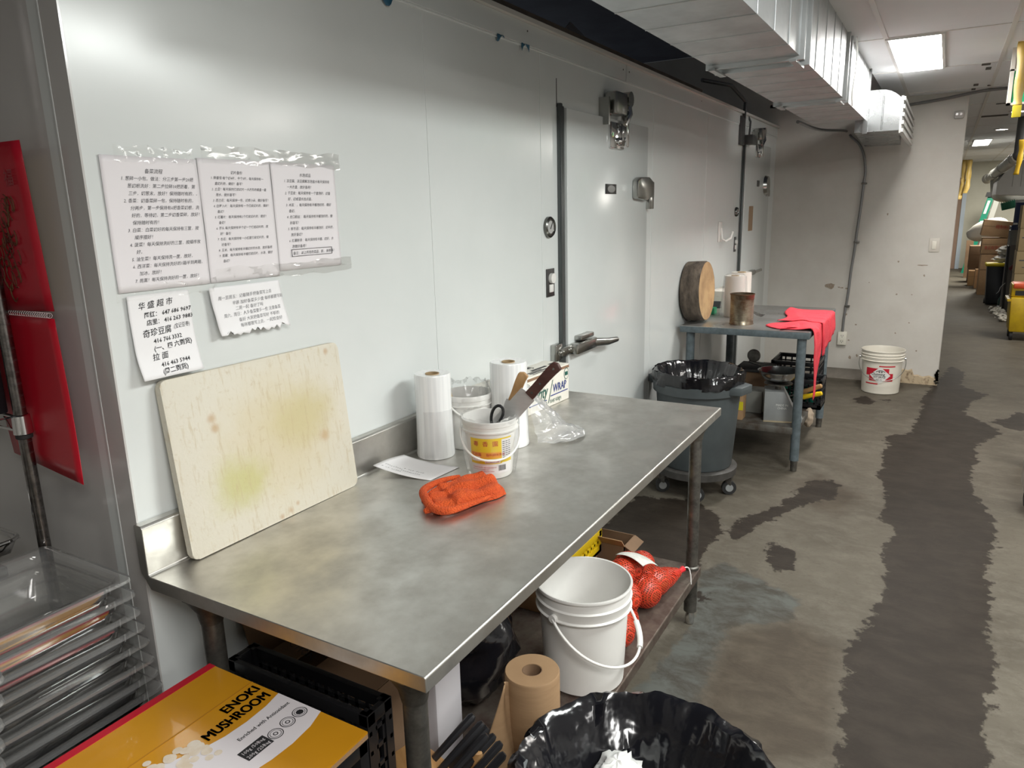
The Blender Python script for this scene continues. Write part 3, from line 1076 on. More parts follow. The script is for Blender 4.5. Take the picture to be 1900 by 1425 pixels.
nz = _noise(nt, tc, 18)
nf = _noise(nt, tc, 120, 4)
ns = _noise(nt, tc, 30, 5, (4, 1, 0.6))
c = _mix(nt, _blob(nt, tc, (0.03, 0, 0.21), (4.2, 0, 5.0), nz, 0.5, 0.55, 1.3), (0.66, 0.62, 0.52), (0.60, 0.52, 0.34), 0.7)
c = _mix(nt, _blob(nt, tc, (-0.11, 0, 0.13), (9, 0, 11), nz, 0.8, 0.55, 1.5), c, (0.50, 0.48, 0.18), 0.75)
c = _mix(nt, _blob(nt, tc, (0.10, 0, 0.24), (7, 0, 10), nz, 0.8, 0.6, 1.5), c, (0.53, 0.46, 0.22), 0.6)
for (x, z, s) in ((-0.16, 0.30, 55), (-0.155, 0.275, 60), (0.22, 0.39, 70), (0.17, 0.17, 35), (0.02, 0.015, 70), (-0.01, 0.008, 80), (0.045, 0.025, 85)):
    c = _mix(nt, _blob(nt, tc, (x, 0, z), (s, 0, s), nz, 1.0, 0.6, 1.4), c, (0.45, 0.25, 0.10), 0.55)
r = nt.nodes.new('ShaderNodeMapRange'); r.inputs[1].default_value, r.inputs[2].default_value = 0.55, 0.7
nt.links.new(ns, r.inputs[0])
c = _mix(nt, r.outputs[0], c, (0.50, 0.40, 0.24), 0.5)
r9 = nt.nodes.new('ShaderNodeMapRange'); r9.inputs[1].default_value, r9.inputs[2].default_value = 0.56, 0.72
nt.links.new(_noise(nt, tc, 55, 6, (1, 1, 1), 0.7), r9.inputs[0])
c = _mix(nt, r9.outputs[0], c, (0.46, 0.35, 0.19), 0.45)
nt.links.new(c, p.inputs['Base Color'])
bp = nt.nodes.new('ShaderNodeBump'); bp.inputs['Strength'].default_value = 0.25; bp.inputs['Distance'].default_value = 0.003
nt.links.new(nf, bp.inputs['Height']); nt.links.new(bp.outputs[0], p.inputs['Normal'])
b = MB()
hw, hh, r_ = 0.268, 0.408, 0.016
pts = []
for (cx, cz, a0) in ((hw - r_, hh - r_, 0), (-hw + r_, hh - r_, 90), (-hw + r_, r_, 180), (hw - r_, r_, 270)):
    for k in range(6):
        a = math.radians(a0 + 18 * k)
        pts.append((cx + r_ * math.cos(a), cz + r_ * math.sin(a)))
b.M = Matrix(((1, 0, 0, 0), (0, 0, 1, 0), (0, 1, 0, 0), (0, 0, 0, 1)))
b.prism(pts, -0.018, 0.0, bev=0.003)
o = b.build('cutting_board', m)
o.location = (1.186, 1.386, TZ)
o.rotation_euler = (-0.098, 0.004, 0.0)
tag(o, 'large stained white cutting board with greenish marks leaning on the wall', 'cutting board')

# ------------------------------------------------------------------ papers taped to the wall
def sheet_paper(name, x0, x1, z0, z1, label, m, skew=0.0, curl=0.004, gap=0.002, curl_bottom=0.0, torn=False, curl_side=0.0):
    t = thing(name, label, 'paper', (x0, WY, z0))
    w_, h_ = x1 - x0, z1 - z0

    def fn(u, v):
        off = gap + curl * (0.5 + 0.5 * wob(u * 4 + x0 * 9, v * 3)) + curl_bottom * (1 - v) ** 3 + curl_side * (1 - u) ** 2
        zz = v * h_
        if torn and v == 0:
            zz += 0.010 * wob(u * 23, 1.0) + 0.006 * wob(u * 51, 3.0)
        return (u * w_ + skew * (1 - v), -off, zz)
    b = MB().grid(fn, 24, 20)
    b.build('sheet', m, t, solid=0.0004)
    return t, w_, h_, fn


def put_text(t, fn, w_, h_, lines, m, name='writing', lift=0.0009):
    """letters follow the sheet: lines placed in metres from the sheet's lower left corner"""
    o = text_mesh(lines, Matrix(), name, m, t)
    for v in o.data.vertices:
        x, y = v.co.x, v.co.y
        q = fn(min(1, max(0, x / w_)), max(0.001, min(1, y / h_)))
        v.co = Vector((q[0] + 0.0, q[1] - lift, y))
    return o


P1 = ['备菜流程', '1. 葱碎一小包。做法：分三步第一步20把', '葱切根洗好：第二步拉碎10把沥着，第', '三步，切葱末，放好！保持随时有的，。', '2. 香菜：切香菜碎一包，保持随时有的，', '分两步，第一步保持有6把香菜切根，洗',
      '好的，等待切，第二步切香菜碎，放好！', '保持随时有的！', '3. 白菜：白菜切好的每天保持有三筐，按', '顺序摆好！', '4. 菠菜！每天保持洗好的三筐，按顺序放', '好。', '5. 油生菜！每天保持洗一筐，放好。',
      '6. 西洋菜：每天保持洗好的1箱半到两箱，', '加冰，放好！', '7. 茼蒿！每天保持洗好的一筐，放好！']
P2 = ['切片备份', '1. 鲜番茄 每个切4片，今个3片，每天保持有一', '盒切片的，做好！备写！', '2. 土豆！每天保持打皮切片一大方形的餐盒一盒', '泡水，做好备写！', '3. 西兰花：每天保持一包，切成小朵，做好备写！', '4. 白萝卜片：每天保持有一个打皮切片的，做好！',
      '备切！', '5. 红薯片：每天保持有2个打皮切片的，做好！', '备切！', '6. 芋头 每天保持有半个切一个打皮切片的，放', '好！备份', '7. 冬瓜：每天保持有一小红筐打皮切片的，做', '好备写！', '8. 玉米，每天保持有半桶切好的水泡，放好备用', '9. 莲藕：每天保持有半桶打皮切片，水泡，做好', '备切！']
P3 = ['水泡成品', '1. 冻豆腐。冻豆腐解冻泡盐水每天保持有', '一大方盒，放好备用！', '2. 千豆皮：每天保持有一个盒泡好，切备', '好，切成温水加点盐。', '3. 木耳：，每天保持有半桶泡好的，做好', '备切。', '4. 龙口粉丝： 每天保持有半桶泡好的，做', '好备写！',
      '5. 鲜冬菇：每天保持有半桶泡好，切半的，', '放好备切！', '6. 红薯粉条：每天保持有半桶，切好，水', '泡做好备用！']


def layout(P, w_, h_, top, size, left, ind, step):
    L = [(P[0], size * 1.1, w_ * 0.42, h_ - top + step * 0.75, 0.25)]
    y = h_ - top
    for s in P[1:]:
        x = left if s[:2] in ('1.', '2.', '3.', '4.', '5.', '6.', '7.', '8.', '9.') else left + ind
        L.append((s, size, x, y - size * 0.4, 0.25))
        y -= step
    return L


t, w_, h_, fn = sheet_paper('paper_sheet', 0.873, 1.091, 1.464, 1.733, 'printed Chinese kitchen instructions, leftmost of the three joined sheets', paper, curl=0.002)
put_text(t, fn, w_, h_, layout(P1, w_, h_, 0.043, 0.0092, 0.038, 0.012, 0.0146), ink_grey)
t, w_, h_, fn = sheet_paper('paper_sheet', 1.0925, 1.296, 1.464, 1.737, 'printed Chinese kitchen instructions, middle of the three joined sheets', paper, curl=0.002)
put_text(t, fn, w_, h_, layout(P2, w_, h_, 0.041, 0.0074, 0.03, 0.009, 0.0123), ink_grey)
t, w_, h_, fn = sheet_paper('paper_sheet', 1.2975, 1.517, 1.475, 1.737, 'printed Chinese list with a boxed last line, rightmost of the three joined sheets', paper, curl=0.002)
L3 = layout(P3, w_, h_, 0.043, 0.0088, 0.038, 0.008, 0.0146)
L3.append(('备注：以上所有的菜品，新， 新鲜事！', 0.0088, 0.048, h_ - 0.043 - 0.0146 * 12 - 0.006, 0.2))
put_text(t, fn, w_, h_, L3, ink_grey)
b = MB()
zb = h_ - 0.043 - 0.0146 * 12 - 0.0105
for (xa, xb, za, zc) in ((0.042, 0.185, zb, zb + 0.0008), (0.042, 0.185, zb + 0.017, zb + 0.0178), (0.042, 0.0428, zb, zb + 0.017), (0.184, 0.185, zb, zb + 0.017)):
    b.box(xa, xb, -0.0062, -0.0048, za, zc)
b.build('drawn_frame', ink_grey, t)

N1 = [('华 盛 超 市', 0.0165, 0.022, 0.145, 0.2, 1, 0.06, 0.00012), ('阿红： 647 686 9697', 0.0125, 0.033, 0.127, 0.15, 1, 0.04, 0.0002), ('店里： 416 263 9883', 0.0125, 0.036, 0.111, 0.15, 1, 0.04, 0.0002),
      ('奇珍豆腐', 0.0175, 0.022, 0.087, 0.2, 0.98, 0.06, 0.00012), ('.(宝记豆卷)', 0.0115, 0.096, 0.096, 0.2, 0.72, 0.05), ('416 766 3332', 0.0125, 0.043, 0.072, 0.15, 1, 0.05, 0.0002), ('(一、四 六到货)', 0.0135, 0.04, 0.056, 0.15, 1, 0.05, 0.0002),
      ('拉 面', 0.016, 0.033, 0.037, 0.2, 1, 0.05, 0.00012), ('416 463 5944', 0.0125, 0.048, 0.021, 0.15, 1, 0.05, 0.0002), ('(周二到货)', 0.0135, 0.046, 0.006, 0.15, 1, 0.05, 0.0002)]
t, w_, h_, fn = sheet_paper('handwritten_note', 0.885, 1.030, 1.282, 1.457, 'white note with bold handwritten Chinese names and phone numbers, under the joined sheets', paper2, curl=0.004, gap=0.004, curl_bottom=0.022)
put_text(t, fn, w_, h_, N1, ink)
N2 = [('周一至周五：记着随手把备菜写上去', 0.0098, 0.018, 0.082, 0.2, 1, 0.02), ('早晨 加好备菜多少盒 每样都要写好', 0.0098, 0.055, 0.068, 0.2, 1, 0.02), ('二是一起 备好了吗', 0.0098, 0.06, 0.055, 0.2, 1, 0.02),
      ('周六、周日：人多备菜要多一些 注意备菜', 0.0098, 0.022, 0.041, 0.2, 0.95, 0.02), ('备好 大家把备菜写好 不够的', 0.0098, 0.06, 0.028, 0.2, 1, 0.02), ('每样都要写上去，一起检查好', 0.0098, 0.06, 0.015, 0.2, 1, 0.02)]
t, w_, h_, fn = sheet_paper('handwritten_note', 1.076, 1.282, 1.343, 1.455, 'white note with thin grey handwriting and a torn lower edge', paper2, curl=0.003, gap=0.012, curl_bottom=0.012, torn=True, skew=0.012)
put_text(t, fn, w_, h_, N2, mat('pencil_ink', (0.22, 0.22, 0.23), 0.7))

tape = clear('clear_tape', (0.99, 0.99, 0.985), 0.12, 0.35, white=0.02, base=0.005)


def tape_strip(x0, x1, z0, z1, seed, label, y=-0.0085):
    rnd = random.Random(seed)
    b = MB()
    b.grid(lambda u, v: (x0 + (x1 - x0) * u, WY + y - 0.003 * abs(wob(u * 16 + seed, v * 6)) - 0.001, z0 + (z1 - z0) * v + 0.005 * wob(u * 11 + seed, v * 2)), 36, 6)
    tag(b.build('clear_tape', tape), label, 'tape', 'clear tape holding the sheets')


tape_strip(0.90, 1.08, 1.722, 1.752, 1, 'clear tape along the top of the leftmost printed sheet')
tape_strip(1.10, 1.53, 1.728, 1.764, 2, 'clear tape across the tops of the middle and right printed sheets')
tape_strip(0.86, 1.10, 1.448, 1.478, 3, 'clear tape along the bottom of the leftmost printed sheet', y=-0.012)
tape_strip(1.10, 1.545, 1.462, 1.495, 4, 'crumpled clear tape along the bottoms of the middle and right printed sheets', y=-0.012)

# loose note lying by the backsplash
t = thing('note_sheet', 'white written note lying on the table against the backsplash', 'paper', (1.62, 1.27, TZ))
C4 = [Vector((1.535, 1.382, 0.893)), Vector((1.655, 1.362, 0.892)), Vector((1.697, 1.188, 0.8672)), Vector((1.567, 1.199, 0.8672))]


def note_fn(u, v):
    a = C4[0].lerp(C4[1], u); d = C4[3].lerp(C4[2], u)
    q = d.lerp(a, v)
    q.z = 0.8668 + (q.z - 0.867) * v + 0.004 * math.sin(PI * u) * v
    return tuple(q - Vector((1.62, 1.27, TZ)))


MB().grid(note_fn, 12, 14).build('sheet', paper2, t, solid=0.0008)
rnd = random.Random(5)
b = MB()
for k in range(4):
    u = 0.12 + 0.06 * k
    v = 0.95 - 0.3 * (k % 2)
    for i in range(10):
        v -= 0.035
        if rnd.random() < 0.8:
            p0 = Vector(note_fn(u + 0.01 * rnd.random(), v)); p1 = Vector(note_fn(u + 0.03 * rnd.random(), v - 0.02))
            b.tube([p0 + Vector((0, 0, 0.001)), p1 + Vector((0, 0, 0.001))], 0.0004, 4)
b.build('writing', ink, t)

# ------------------------------------------------------------------ rolls of clear film
def film_roll(x, y, h, r, label, rz=0.0):
    t = thing('film_roll', label, 'plastic roll', (x, y, TZ), rz, 'clear film rolls on the work table')
    b = MB()
    b.lathe([(0.021, h - 0.004), (r * 0.96, h - 0.001), (r, h - 0.006), (r * 1.0, h * 0.5), (r * 1.03, 0.03), (r * 1.06, 0.012), (r * 1.03, 0.001), (0.02, 0.001), (0.021, h - 0.004)], 48,
            fn=lambda rr, z, a, j: (rr * (1 + 0.006 * wob(a * 3, z * 8) + 0.01 * (1 - z / h) * wob(a * 5, z * 30)), z))
    b.build('wound_film', film_w, t)
    b = MB()
    b.lathe([(0.0215, 0.002), (0.0215, h - 0.001), (0.018, h - 0.002), (0.018, 0.002)], 28)
    b.build('core', mat('cardboard_core', (0.34, 0.24, 0.13), 0.8), t)
    return t


f1 = film_roll(1.765, 1.322, 0.265, 0.056, 'clear plastic film roll standing nearest the cutting board, left of the pails')
b = MB()
b.grid(lambda u, v: ((0.058 + 0.005 * v + 0.003 * wob(u * 9, v * 5)) * math.cos(3.2 + 1.9 * u), (0.058 + 0.005 * v + 0.003 * wob(u * 9, v * 5)) * math.sin(3.2 + 1.9 * u), 0.15 * (1 - v) + 0.004), 20, 10)
b.build('loose_wrap', clear('soft_wrap', (0.99, 0.99, 0.99), 0.2, 0.3, white=0.12, base=0.01), f1)
f2 = film_roll(1.965, 1.168, 0.277, 0.06, 'clear plastic film roll behind the labelled pail, with a loose trailing sheet')
b = MB()


def trail(u, v):
    # loose film coming off the roll, dropping and spreading over the table
    ang = -1.4 + 1.15 * u
    end = 0.07 + 0.205 * math.sin(PI * min(1, 0.05 + 0.62 * u))
    d = 0.061 + (end - 0.061) * v ** 0.9
    x = d * math.cos(ang) + 0.006 * wob(u * 9, v * 8)
    y = d * math.sin(ang) + 0.006 * wob(u * 8, v * 9, 2)
    z = 0.20 * (1 - v) ** 1.5 * (0.8 + 0.2 * u) + 0.004 + 0.014 * abs(wob(u * 9, v * 7)) * min(1, v * 2)
    return (x, y, z)


b.grid(trail, 26, 26)
b.build('trailing_film', clear('trail_film', (0.97, 0.97, 0.97), 0.16, 0.7, white=0.28, base=0.03), f2)

# ------------------------------------------------------------------ pails on the table
def wrap_on(o, cx, cy, rfun, ang0, eps=0.0006):
    for v in o.data.vertices:
        x, z, d = v.co.x, v.co.y, v.co.z
        r = rfun(z) + eps + d
        a = ang0 + x / rfun(z)
        v.co = Vector((cx + r * math.cos(a), cy + r * math.sin(a), z))


def patch_on(b, rfun, ang0, x0, x1, z0, z1, eps=0.0004, n=12):
    b.grid(lambda u, v: tuple((lambda z, r, a: ((r + eps) * math.cos(a), (r + eps) * math.sin(a), z))(z0 + (z1 - z0) * v, rfun(z0 + (z1 - z0) * v), ang0 + (x0 + (x1 - x0) * u) / rfun(z0 + (z1 - z0) * v))), n, 2)


def small_pail(name, label, x, y, h, rt, rb, m, handle_ang, drop):
    t = thing(name, label, 'pail', (x, y, TZ))
    rf = lambda z: rb + (rt * 0.95 - rb) * min(1, z / h)
    b = MB()
    b.lathe([(0, 0.001), (rb * 0.96, 0.001), (rb, 0.006), (rf(h * 0.80), h * 0.80), (rt * 1.0, h * 0.805), (rt * 1.01, h * 0.83), (rt * 0.965, h * 0.84), (rt * 0.975, h * 0.9), (rt * 1.0, h * 0.91), (rt * 1.01, h * 0.99), (rt, h), (rt * 0.965, h), (rt * 0.93, h * 0.9), (rf(h * 0.8) - 0.002, h * 0.8), (rb * 0.95, 0.01), (0, 0.008)], 48)
    b.build('body', m, t)
    b = MB()
    pts = []
    for k in range(25):
        s = -1 + 2 * k / 24
        a = handle_ang + s * PI / 2
        rr = rt * (1.05 + 0.05 * (1 - s * s))
        pts.append((rr * math.cos(a), rr * math.sin(a), h * 0.82 - drop * (1 - abs(s) ** 2.2)))
    b.tube(pts, 0.0032, 8)
    b.build('handle', white_pl, t)
    return t, rf


VA = math.radians(212.3)
t, rf = small_pail('label_pail', 'small white pail with yellow Chinese label holding knives', 1.705, 1.08, 0.172, 0.081, 0.061, white_pl, VA + 0.05, 0.075)
b = MB(); patch_on(b, rf, VA - 0.02, -0.062, 0.068, 0.018, 0.125, n=24)
lab = b.build('label', mat('label_white', (0.78, 0.76, 0.76), 0.4), t)
b = MB(); patch_on(b, rf, VA - 0.02, -0.062, 0.033, 0.048, 0.125, eps=0.0007, n=20); patch_on(b, rf, VA - 0.02, 0.033, 0.068, 0.05, 0.060, eps=0.0007); patch_on(b, rf, VA - 0.02, 0.033, 0.068, 0.121, 0.125, eps=0.0007)
b.build('yellow_field', mat('label_yellow', (0.78, 0.56, 0.01), 0.4), lab)
b = MB(); patch_on(b, rf, VA - 0.02, -0.06, 0.03, 0.066, 0.084, eps=0.0010, n=16)
b.build('orange_band', mat('label_orange', (0.8, 0.36, 0.03), 0.4), lab)
b = MB(); patch_on(b, rf, VA - 0.02, -0.016, 0.028, 0.051, 0.0635, eps=0.0012); patch_on(b, rf, VA - 0.02, -0.058, -0.03, 0.056, 0.07, eps=0.0012)
b.build('white_box', MATS['label_white'], lab)
o = text_mesh([('粵', 0.017, -0.05, 0.103, 0), ('香', 0.017, -0.022, 0.103, 0), ('園', 0.017, 0.006, 0.103, 0), ('芝麻醬', 0.011, -0.058, 0.073, 0), ('醬料調味食品', 0.009, -0.012, 0.073, 0), ('古法麻醬', 0.0098, -0.0145, 0.0528, 0.1), ('淨重 2.2kg', 0.006, -0.058, 0.062, 0),
               ('SESAME PASTE', 0.005, -0.055, 0.036, 0), ('PRODUCT OF CHINA', 0.004, -0.055, 0.030, 0), ('KEEP REFRIGERATED', 0.004, -0.02, 0.036, 0), ('NET WT', 0.004, -0.02, 0.030, 0), ('MADE IN CHINA', 0.004, -0.02, 0.024, 0)], Matrix(), 'red_lettering', red_ink, lab)
wrap_on(o, 0, 0, rf, VA - 0.02, 0.0016)
b = MB()
x = 0.022
rnd = random.Random(3)
while x < 0.045:
    wd = rnd.choice((0.0006, 0.001, 0.0016))
    patch_on(b, rf, VA - 0.02, x, x + wd, 0.026, 0.043, eps=0.001, n=1)
    x += wd + rnd.choice((0.0006, 0.001))
for k in range(9):
    for q in range(3):
        xx = 0.036 + 0.010 * q
        patch_on(b, rf, VA - 0.02, xx, xx + 0.006 + 0.003 * rnd.random(), 0.064 + 0.006 * k, 0.066 + 0.006 * k, eps=0.001, n=1)
b.build('small_print', ink_grey, lab)
b = MB()
b.lathe([(0.083, 0.165), (0.0845, 0.176), (0.079, 0.180), (0.072, 0.15), (0.055, 0.05)], 60, fn=lambda r, z, a, j: (r + 0.003 * wob(a * 9, j * 3), z + 0.006 * wob(a * 7, j)))
b.lathe([(0.0825, 0.17), (0.086, 0.12), (0.078, 0.05), (0.07, 0.004)], 60, fn=lambda r, z, a, j: (r + 0.003 * abs(wob(a * 9, j * 3)), z))
b.build('liner_bag', clear('pail_liner', (0.99, 0.99, 0.99), 0.15, 0.3, white=0.02, base=0.01), t)

t, rf2 = small_pail('white_pail', 'small plain white pail with clear bag standing by the backsplash', 1.900, 1.285, 0.178, 0.080, 0.066, white_pl, VA + 0.9, 0.05)
b = MB()
b.lathe([(0.082, 0.15), (0.083, 0.18), (0.074, 0.20), (0.066, 0.207), (0.066, 0.16), (0.055, 0.06)], 60, fn=lambda r, z, a, j: (r + 0.008 * wob(a * 6, j * 3), z + 0.014 * wob(a * 5, j * 2)))
b.build('liner_bag', MATS['pail_liner'], t)
for i, (dx, dy) in enumerate(((-0.03, 0.0), (-0.022, 0.012))):
    b = MB()
    b.tube([(1.90 + dx, 1.285 + dy, TZ + 0.02), (1.90 + dx - 0.045 - 0.012 * i, 1.285 + dy + 0.025, TZ + 0.222 - 0.012 * i)], [0.003, 0.0042], 8)
    tag(b.build('chopstick', mat('bamboo', (0.62, 0.45, 0.2), 0.5)), 'pale bamboo chopstick standing in the plain white pail', 'chopstick', 'chopsticks in the plain white pail')


# ------------------------------------------------------------------ knives and scissors in the labelled pail
def frame_from(p0, p1, nrm):
    """matrix whose Y runs p0->p1, Z near nrm"""
    p0, p1 = Vector(p0), Vector(p1)
    y = (p1 - p0).normalized()
    z = (Vector(nrm) - y * y.dot(Vector(nrm))).normalized()
    x = y.cross(z)
    return Matrix(((x.x, y.x, z.x, p0.x), (x.y, y.y, z.y, p0.y), (x.z, y.z, z.z, p0.z), (0, 0, 0, 1)))


def knife(name, label, p_tip, p_end, bl_len, bl_w, h_w, handle_mat, rivets, nrm=(-1, -0.45, 0.3), tip='square', hoff=0.0):
    Mx = frame_from(p_tip, p_end, nrm)
    total = (Vector(p_end) - Vector(p_tip)).length
    t = thing(name, label, 'knife', p_tip)
    T0 = Matrix.Translation(-Vector(p_tip)) @ Mx
    b = MB(); b.M = T0
    if tip == 'square':
        prof = [(-bl_w / 2, 0), (bl_w / 2, 0.003), (bl_w / 2, bl_len), (bl_w * 0.18, bl_len + 0.006), (-bl_w / 2, bl_len)]
    else:
        prof = [(0, 0), (bl_w / 2, 0.05), (bl_w / 2, bl_len), (-bl_w / 2, bl_len), (-bl_w / 2, 0.03)]
    b.prism(prof, -0.0011, 0.0011)
    b.build('blade', mat('knife_steel', (0.74, 0.74, 0.74), 0.42, 0.75, var=(0.64, 0.64, 0.64), vs=10, stretch=(1, 1, 6)), t)
    b = MB(); b.M = T0
    x0 = hoff
    n = 12
    prof = []
    for k in range(n + 1):
        s = k / n
        prof.append((x0 + h_w * (0.5 - 0.06 * math.sin(s * PI) + (0.10 if s > 0.8 else 0) * (s - 0.8) * 3), bl_len + (total - bl_len) * s))
    prof.append((x0, total + h_w * 0.22))
    for k in range(n, -1, -1):
        s = k / n
        prof.append((x0 - h_w * (0.5 - 0.03 * math.sin(s * PI * 2)), bl_len + (total - bl_len) * s))
    b.prism(prof, -0.0085, 0.0085, bev=0.003)
    hd = b.build('handle', handle_mat, t)
    if rivets:
        b = MB(); b.M = T0
        for s in rivets:
            yy = bl_len + (total - bl_len) * s
            b.cyl((x0, yy, -0.0092), (x0, yy, 0.0092), 0.0035, n=14)
        b.build('rivet', chrome, hd)
    return t


darkwood = mat('dark_wood_handle', (0.075, 0.028, 0.022), 0.45, var=(0.05, 0.018, 0.015), vs=25, stretch=(1, 1, 4))
lightwood = mat('light_wood_handle', (0.42, 0.25, 0.11), 0.55, var=(0.33, 0.18, 0.07), vs=30)
knife('cleaver', 'broad knife with dark riveted wooden handle leaning in the labelled pail', (1.70, 1.118, 0.935), (1.742, 0.885, 1.198), 0.232, 0.052, 0.030, darkwood, (0.12, 0.42, 0.9), hoff=0.006)
knife('kitchen_knife', 'knife with short pale wooden handle behind the dark-handled one', (1.735, 1.10, 0.90), (1.775, 1.005, 1.152), 0.185, 0.040, 0.028, lightwood, None, hoff=0.0)
t = thing('scissors', 'scissors with black loop handle in the labelled pail', 'scissors', (1.69, 1.095, 0.93))
b = MB()
b.M = frame_from((0, 0, 0), (0.0, -0.05, 0.12), (-1, -0.5, 0.2))
b.tube([(0.015 * math.cos(a) * (1.0 + 0.2 * math.sin(a)), 0.125 + 0.032 * math.sin(a), 0) for a in [2 * PI * k / 20 for k in range(20)]], 0.0045, 8, closed=True)
b.tube([(0.0, 0.094, 0), (0.002, 0.07, 0), (0.0, 0.05, 0)], 0.0055, 8)
b.build('finger_loop', black_pl, t)
b = MB()
b.M = frame_from((0, 0, 0), (0.0, -0.05, 0.12), (-1, -0.5, 0.2))
b.prism([(-0.006, 0.06), (0.006, 0.06), (0.002, -0.02), (-0.002, -0.02)], -0.001, 0.001)
b.build('blade', MATS['knife_steel'], t)

# ------------------------------------------------------------------ cling-wrap box
t = thing('wrap_box', 'white cling wrap carton with green and blue lettering at the far end of the table', 'box', (2.58, 1.252, TZ), math.radians(-3.5))
BW, BD, BH = 0.53, 0.115, 0.145
cw = mat('carton_white', (0.76, 0.73, 0.66), 0.55, var=(0.68, 0.64, 0.55), vs=30, vlo=0.55, vhi=0.75)
MB().box(-BW, 0, 0, BD, 0.0008, BH, bev=0.002).build('carton', cw, t)
MB().box(-BW, 0.0005, -0.0012, 0.004, BH - 0.016, BH - 0.006).build('tear_edge', mat('raw_board_edge', (0.26, 0.15, 0.09), 0.8), t)
MB().box(-BW - 0.0012, -BW, 0.005, BD - 0.004, 0.02, BH - 0.006).build('blue_end_panel', mat('label_blue', (0.04, 0.12, 0.27), 0.4), t)
grn = mat('dark_green_ink', (0.015, 0.10, 0.075), 0.5)
blu = mat('navy_ink', (0.03, 0.05, 0.22), 0.5)
fm = plane_mtx((0, -0.0016, 0), (1, 0, 0), (0, 0, 1))
text_mesh([('P', 0.09, -0.315, 0.047, 0.35, 0.75, 0, 0.001), ('urity', 0.068, -0.265, 0.045, 0.35, 0.72, 0, 0.0008), ('tain à', 0.028, -0.215, 0.012, 0.1, 0.7), ('tout usage', 0.028, -0.152, 0.014, 0.1, 0.75), ('⁄', 0.12, -0.155, 0.02, 0.2, 0.5)], fm, 'green_lettering', grn, t)
text_mesh([('WRAP', 0.045, -0.128, 0.052, 0.12, 0.82, 0, 0.0006)], fm, 'blue_lettering', blu, t)
b = MB()
b.box(-0.145, -0.012, -0.0016, -0.0004, 0.040, 0.0435)
b.box(-0.30, -0.175, -0.0016, -0.0004, 0.030, 0.0335)
b.build('rule_line', blu, t)
b = MB()
b.M = Matrix.Translation((-0.022, -0.0014, 0.108)) @ Matrix.Rotation(PI / 2, 4, 'X') @ Matrix.Diagonal((1, 1.25, 1, 1))
b.lathe([(0.019, 0), (0.017, 0.0006)], 28)
b.box(-0.011, 0.011, -0.006, 0.006, 0, 0.0006)
b.build('emblem', grn, t)
tm = plane_mtx((0, 0, BH + 0.0008), (1, 0, 0), (0, 1, 0))
b = MB()
for (x0, x1, y0, y1) in ((-0.2, -0.09, 0.045, 0.058), (-0.25, -0.12, 0.022, 0.03), (-0.25, -0.15, 0.034, 0.04), (-0.06, -0.03, 0.05, 0.062), (-0.25, -0.17, 0.01, 0.015)):
    b.box(x0, x1, y0, y1, BH + 0.0003, BH + 0.0009)
b.lathe([(0.022, BH + 0.0008), (0.019, BH + 0.0009)], 24, c=(-0.16, 0.09, 0))
b.box(-0.172, -0.148, 0.083, 0.097, BH + 0.0003, BH + 0.0009)
b.build('top_print', ink, t)
b = MB()
b.M = plane_mtx((-BW - 0.0016, BD - 0.01, 0.0), (0, -1, 0), (0, 0, 1))
text_mesh([('WRAP', 0.03, 0.012, 0.10, 0, 0.8)], plane_mtx((-BW - 0.0018, BD - 0.01, 0), (0, -1, 0), (0, 0, 1)), 'end_lettering', white_pl, t)
b.bm.free()

# ------------------------------------------------------------------ orange towel on the table
m = mat('orange_terry', (0.72, 0.105, 0.018), 0.95, var=(0.60, 0.075, 0.014), vs=40, bump=0.9, bs=260)
Q = [Vector((1.372, 1.055)), Vector((1.395, 0.985)), Vector((1.575, 0.952)), Vector((1.648, 1.035))]
Q2 = [Vector((1.435, 1.135)), Vector((1.372, 1.030)), Vector((1.572, 0.948)), Vector((1.655, 1.075))]


def tow(u, v):
    a = Q2[1].lerp(Q2[2], u); d = Q2[0].lerp(Q2[3], u)
    q = a.lerp(d, v)
    edge = min(u, 1 - u, v, 1 - v)
    k = min(1.0, edge / 0.10)
    hgt = (0.010 + 0.026 * math.sqrt(1 - (1 - k) ** 2)) * (0.85 + 0.3 * wob(u * 5 + 1, v * 4)) + 0.010 * math.exp(-((v - 0.62 + 0.25 * u) / 0.09) ** 2)
    if u < 0.25:
        hgt *= 0.75
    if edge <= 0:
        hgt = 0.002
    return (q.x + 0.006 * wob(v * 6, u * 3), q.y + 0.006 * wob(u * 7, v * 2), TZ + hgt)


b = MB().grid(tow, 50, 40)
fold = smooth_path([(1.585, 1.108, 0.888), (1.52, 1.128, 0.893), (1.44, 1.125, 0.896), (1.395, 1.085, 0.893), (1.374, 1.045, 0.884), (1.385, 1.010, 0.880), (1.44, 0.988, 0.879), (1.52, 0.968, 0.878)], 6)
b.tube(fold, [0.004 + 0.008 * math.sin(PI * min(1, (i + 3) / (len(fold) + 4))) for i in range(len(fold))], 12)
b.tube(smooth_path([(1.362, 1.068, 0.874), (1.372, 1.06, 0.879), (1.39, 1.05, 0.882)], 4), [0.006, 0.007, 0.008, 0.009, 0.010, 0.011, 0.011, 0.011, 0.010], 10)
tag(b.build('towel', m, smooth=80, subsurf=1), 'orange terry towel folded on the work table in front of the labelled pail', 'towel')
# ================================================================== UNDER THE TABLE
SZ = 0.235


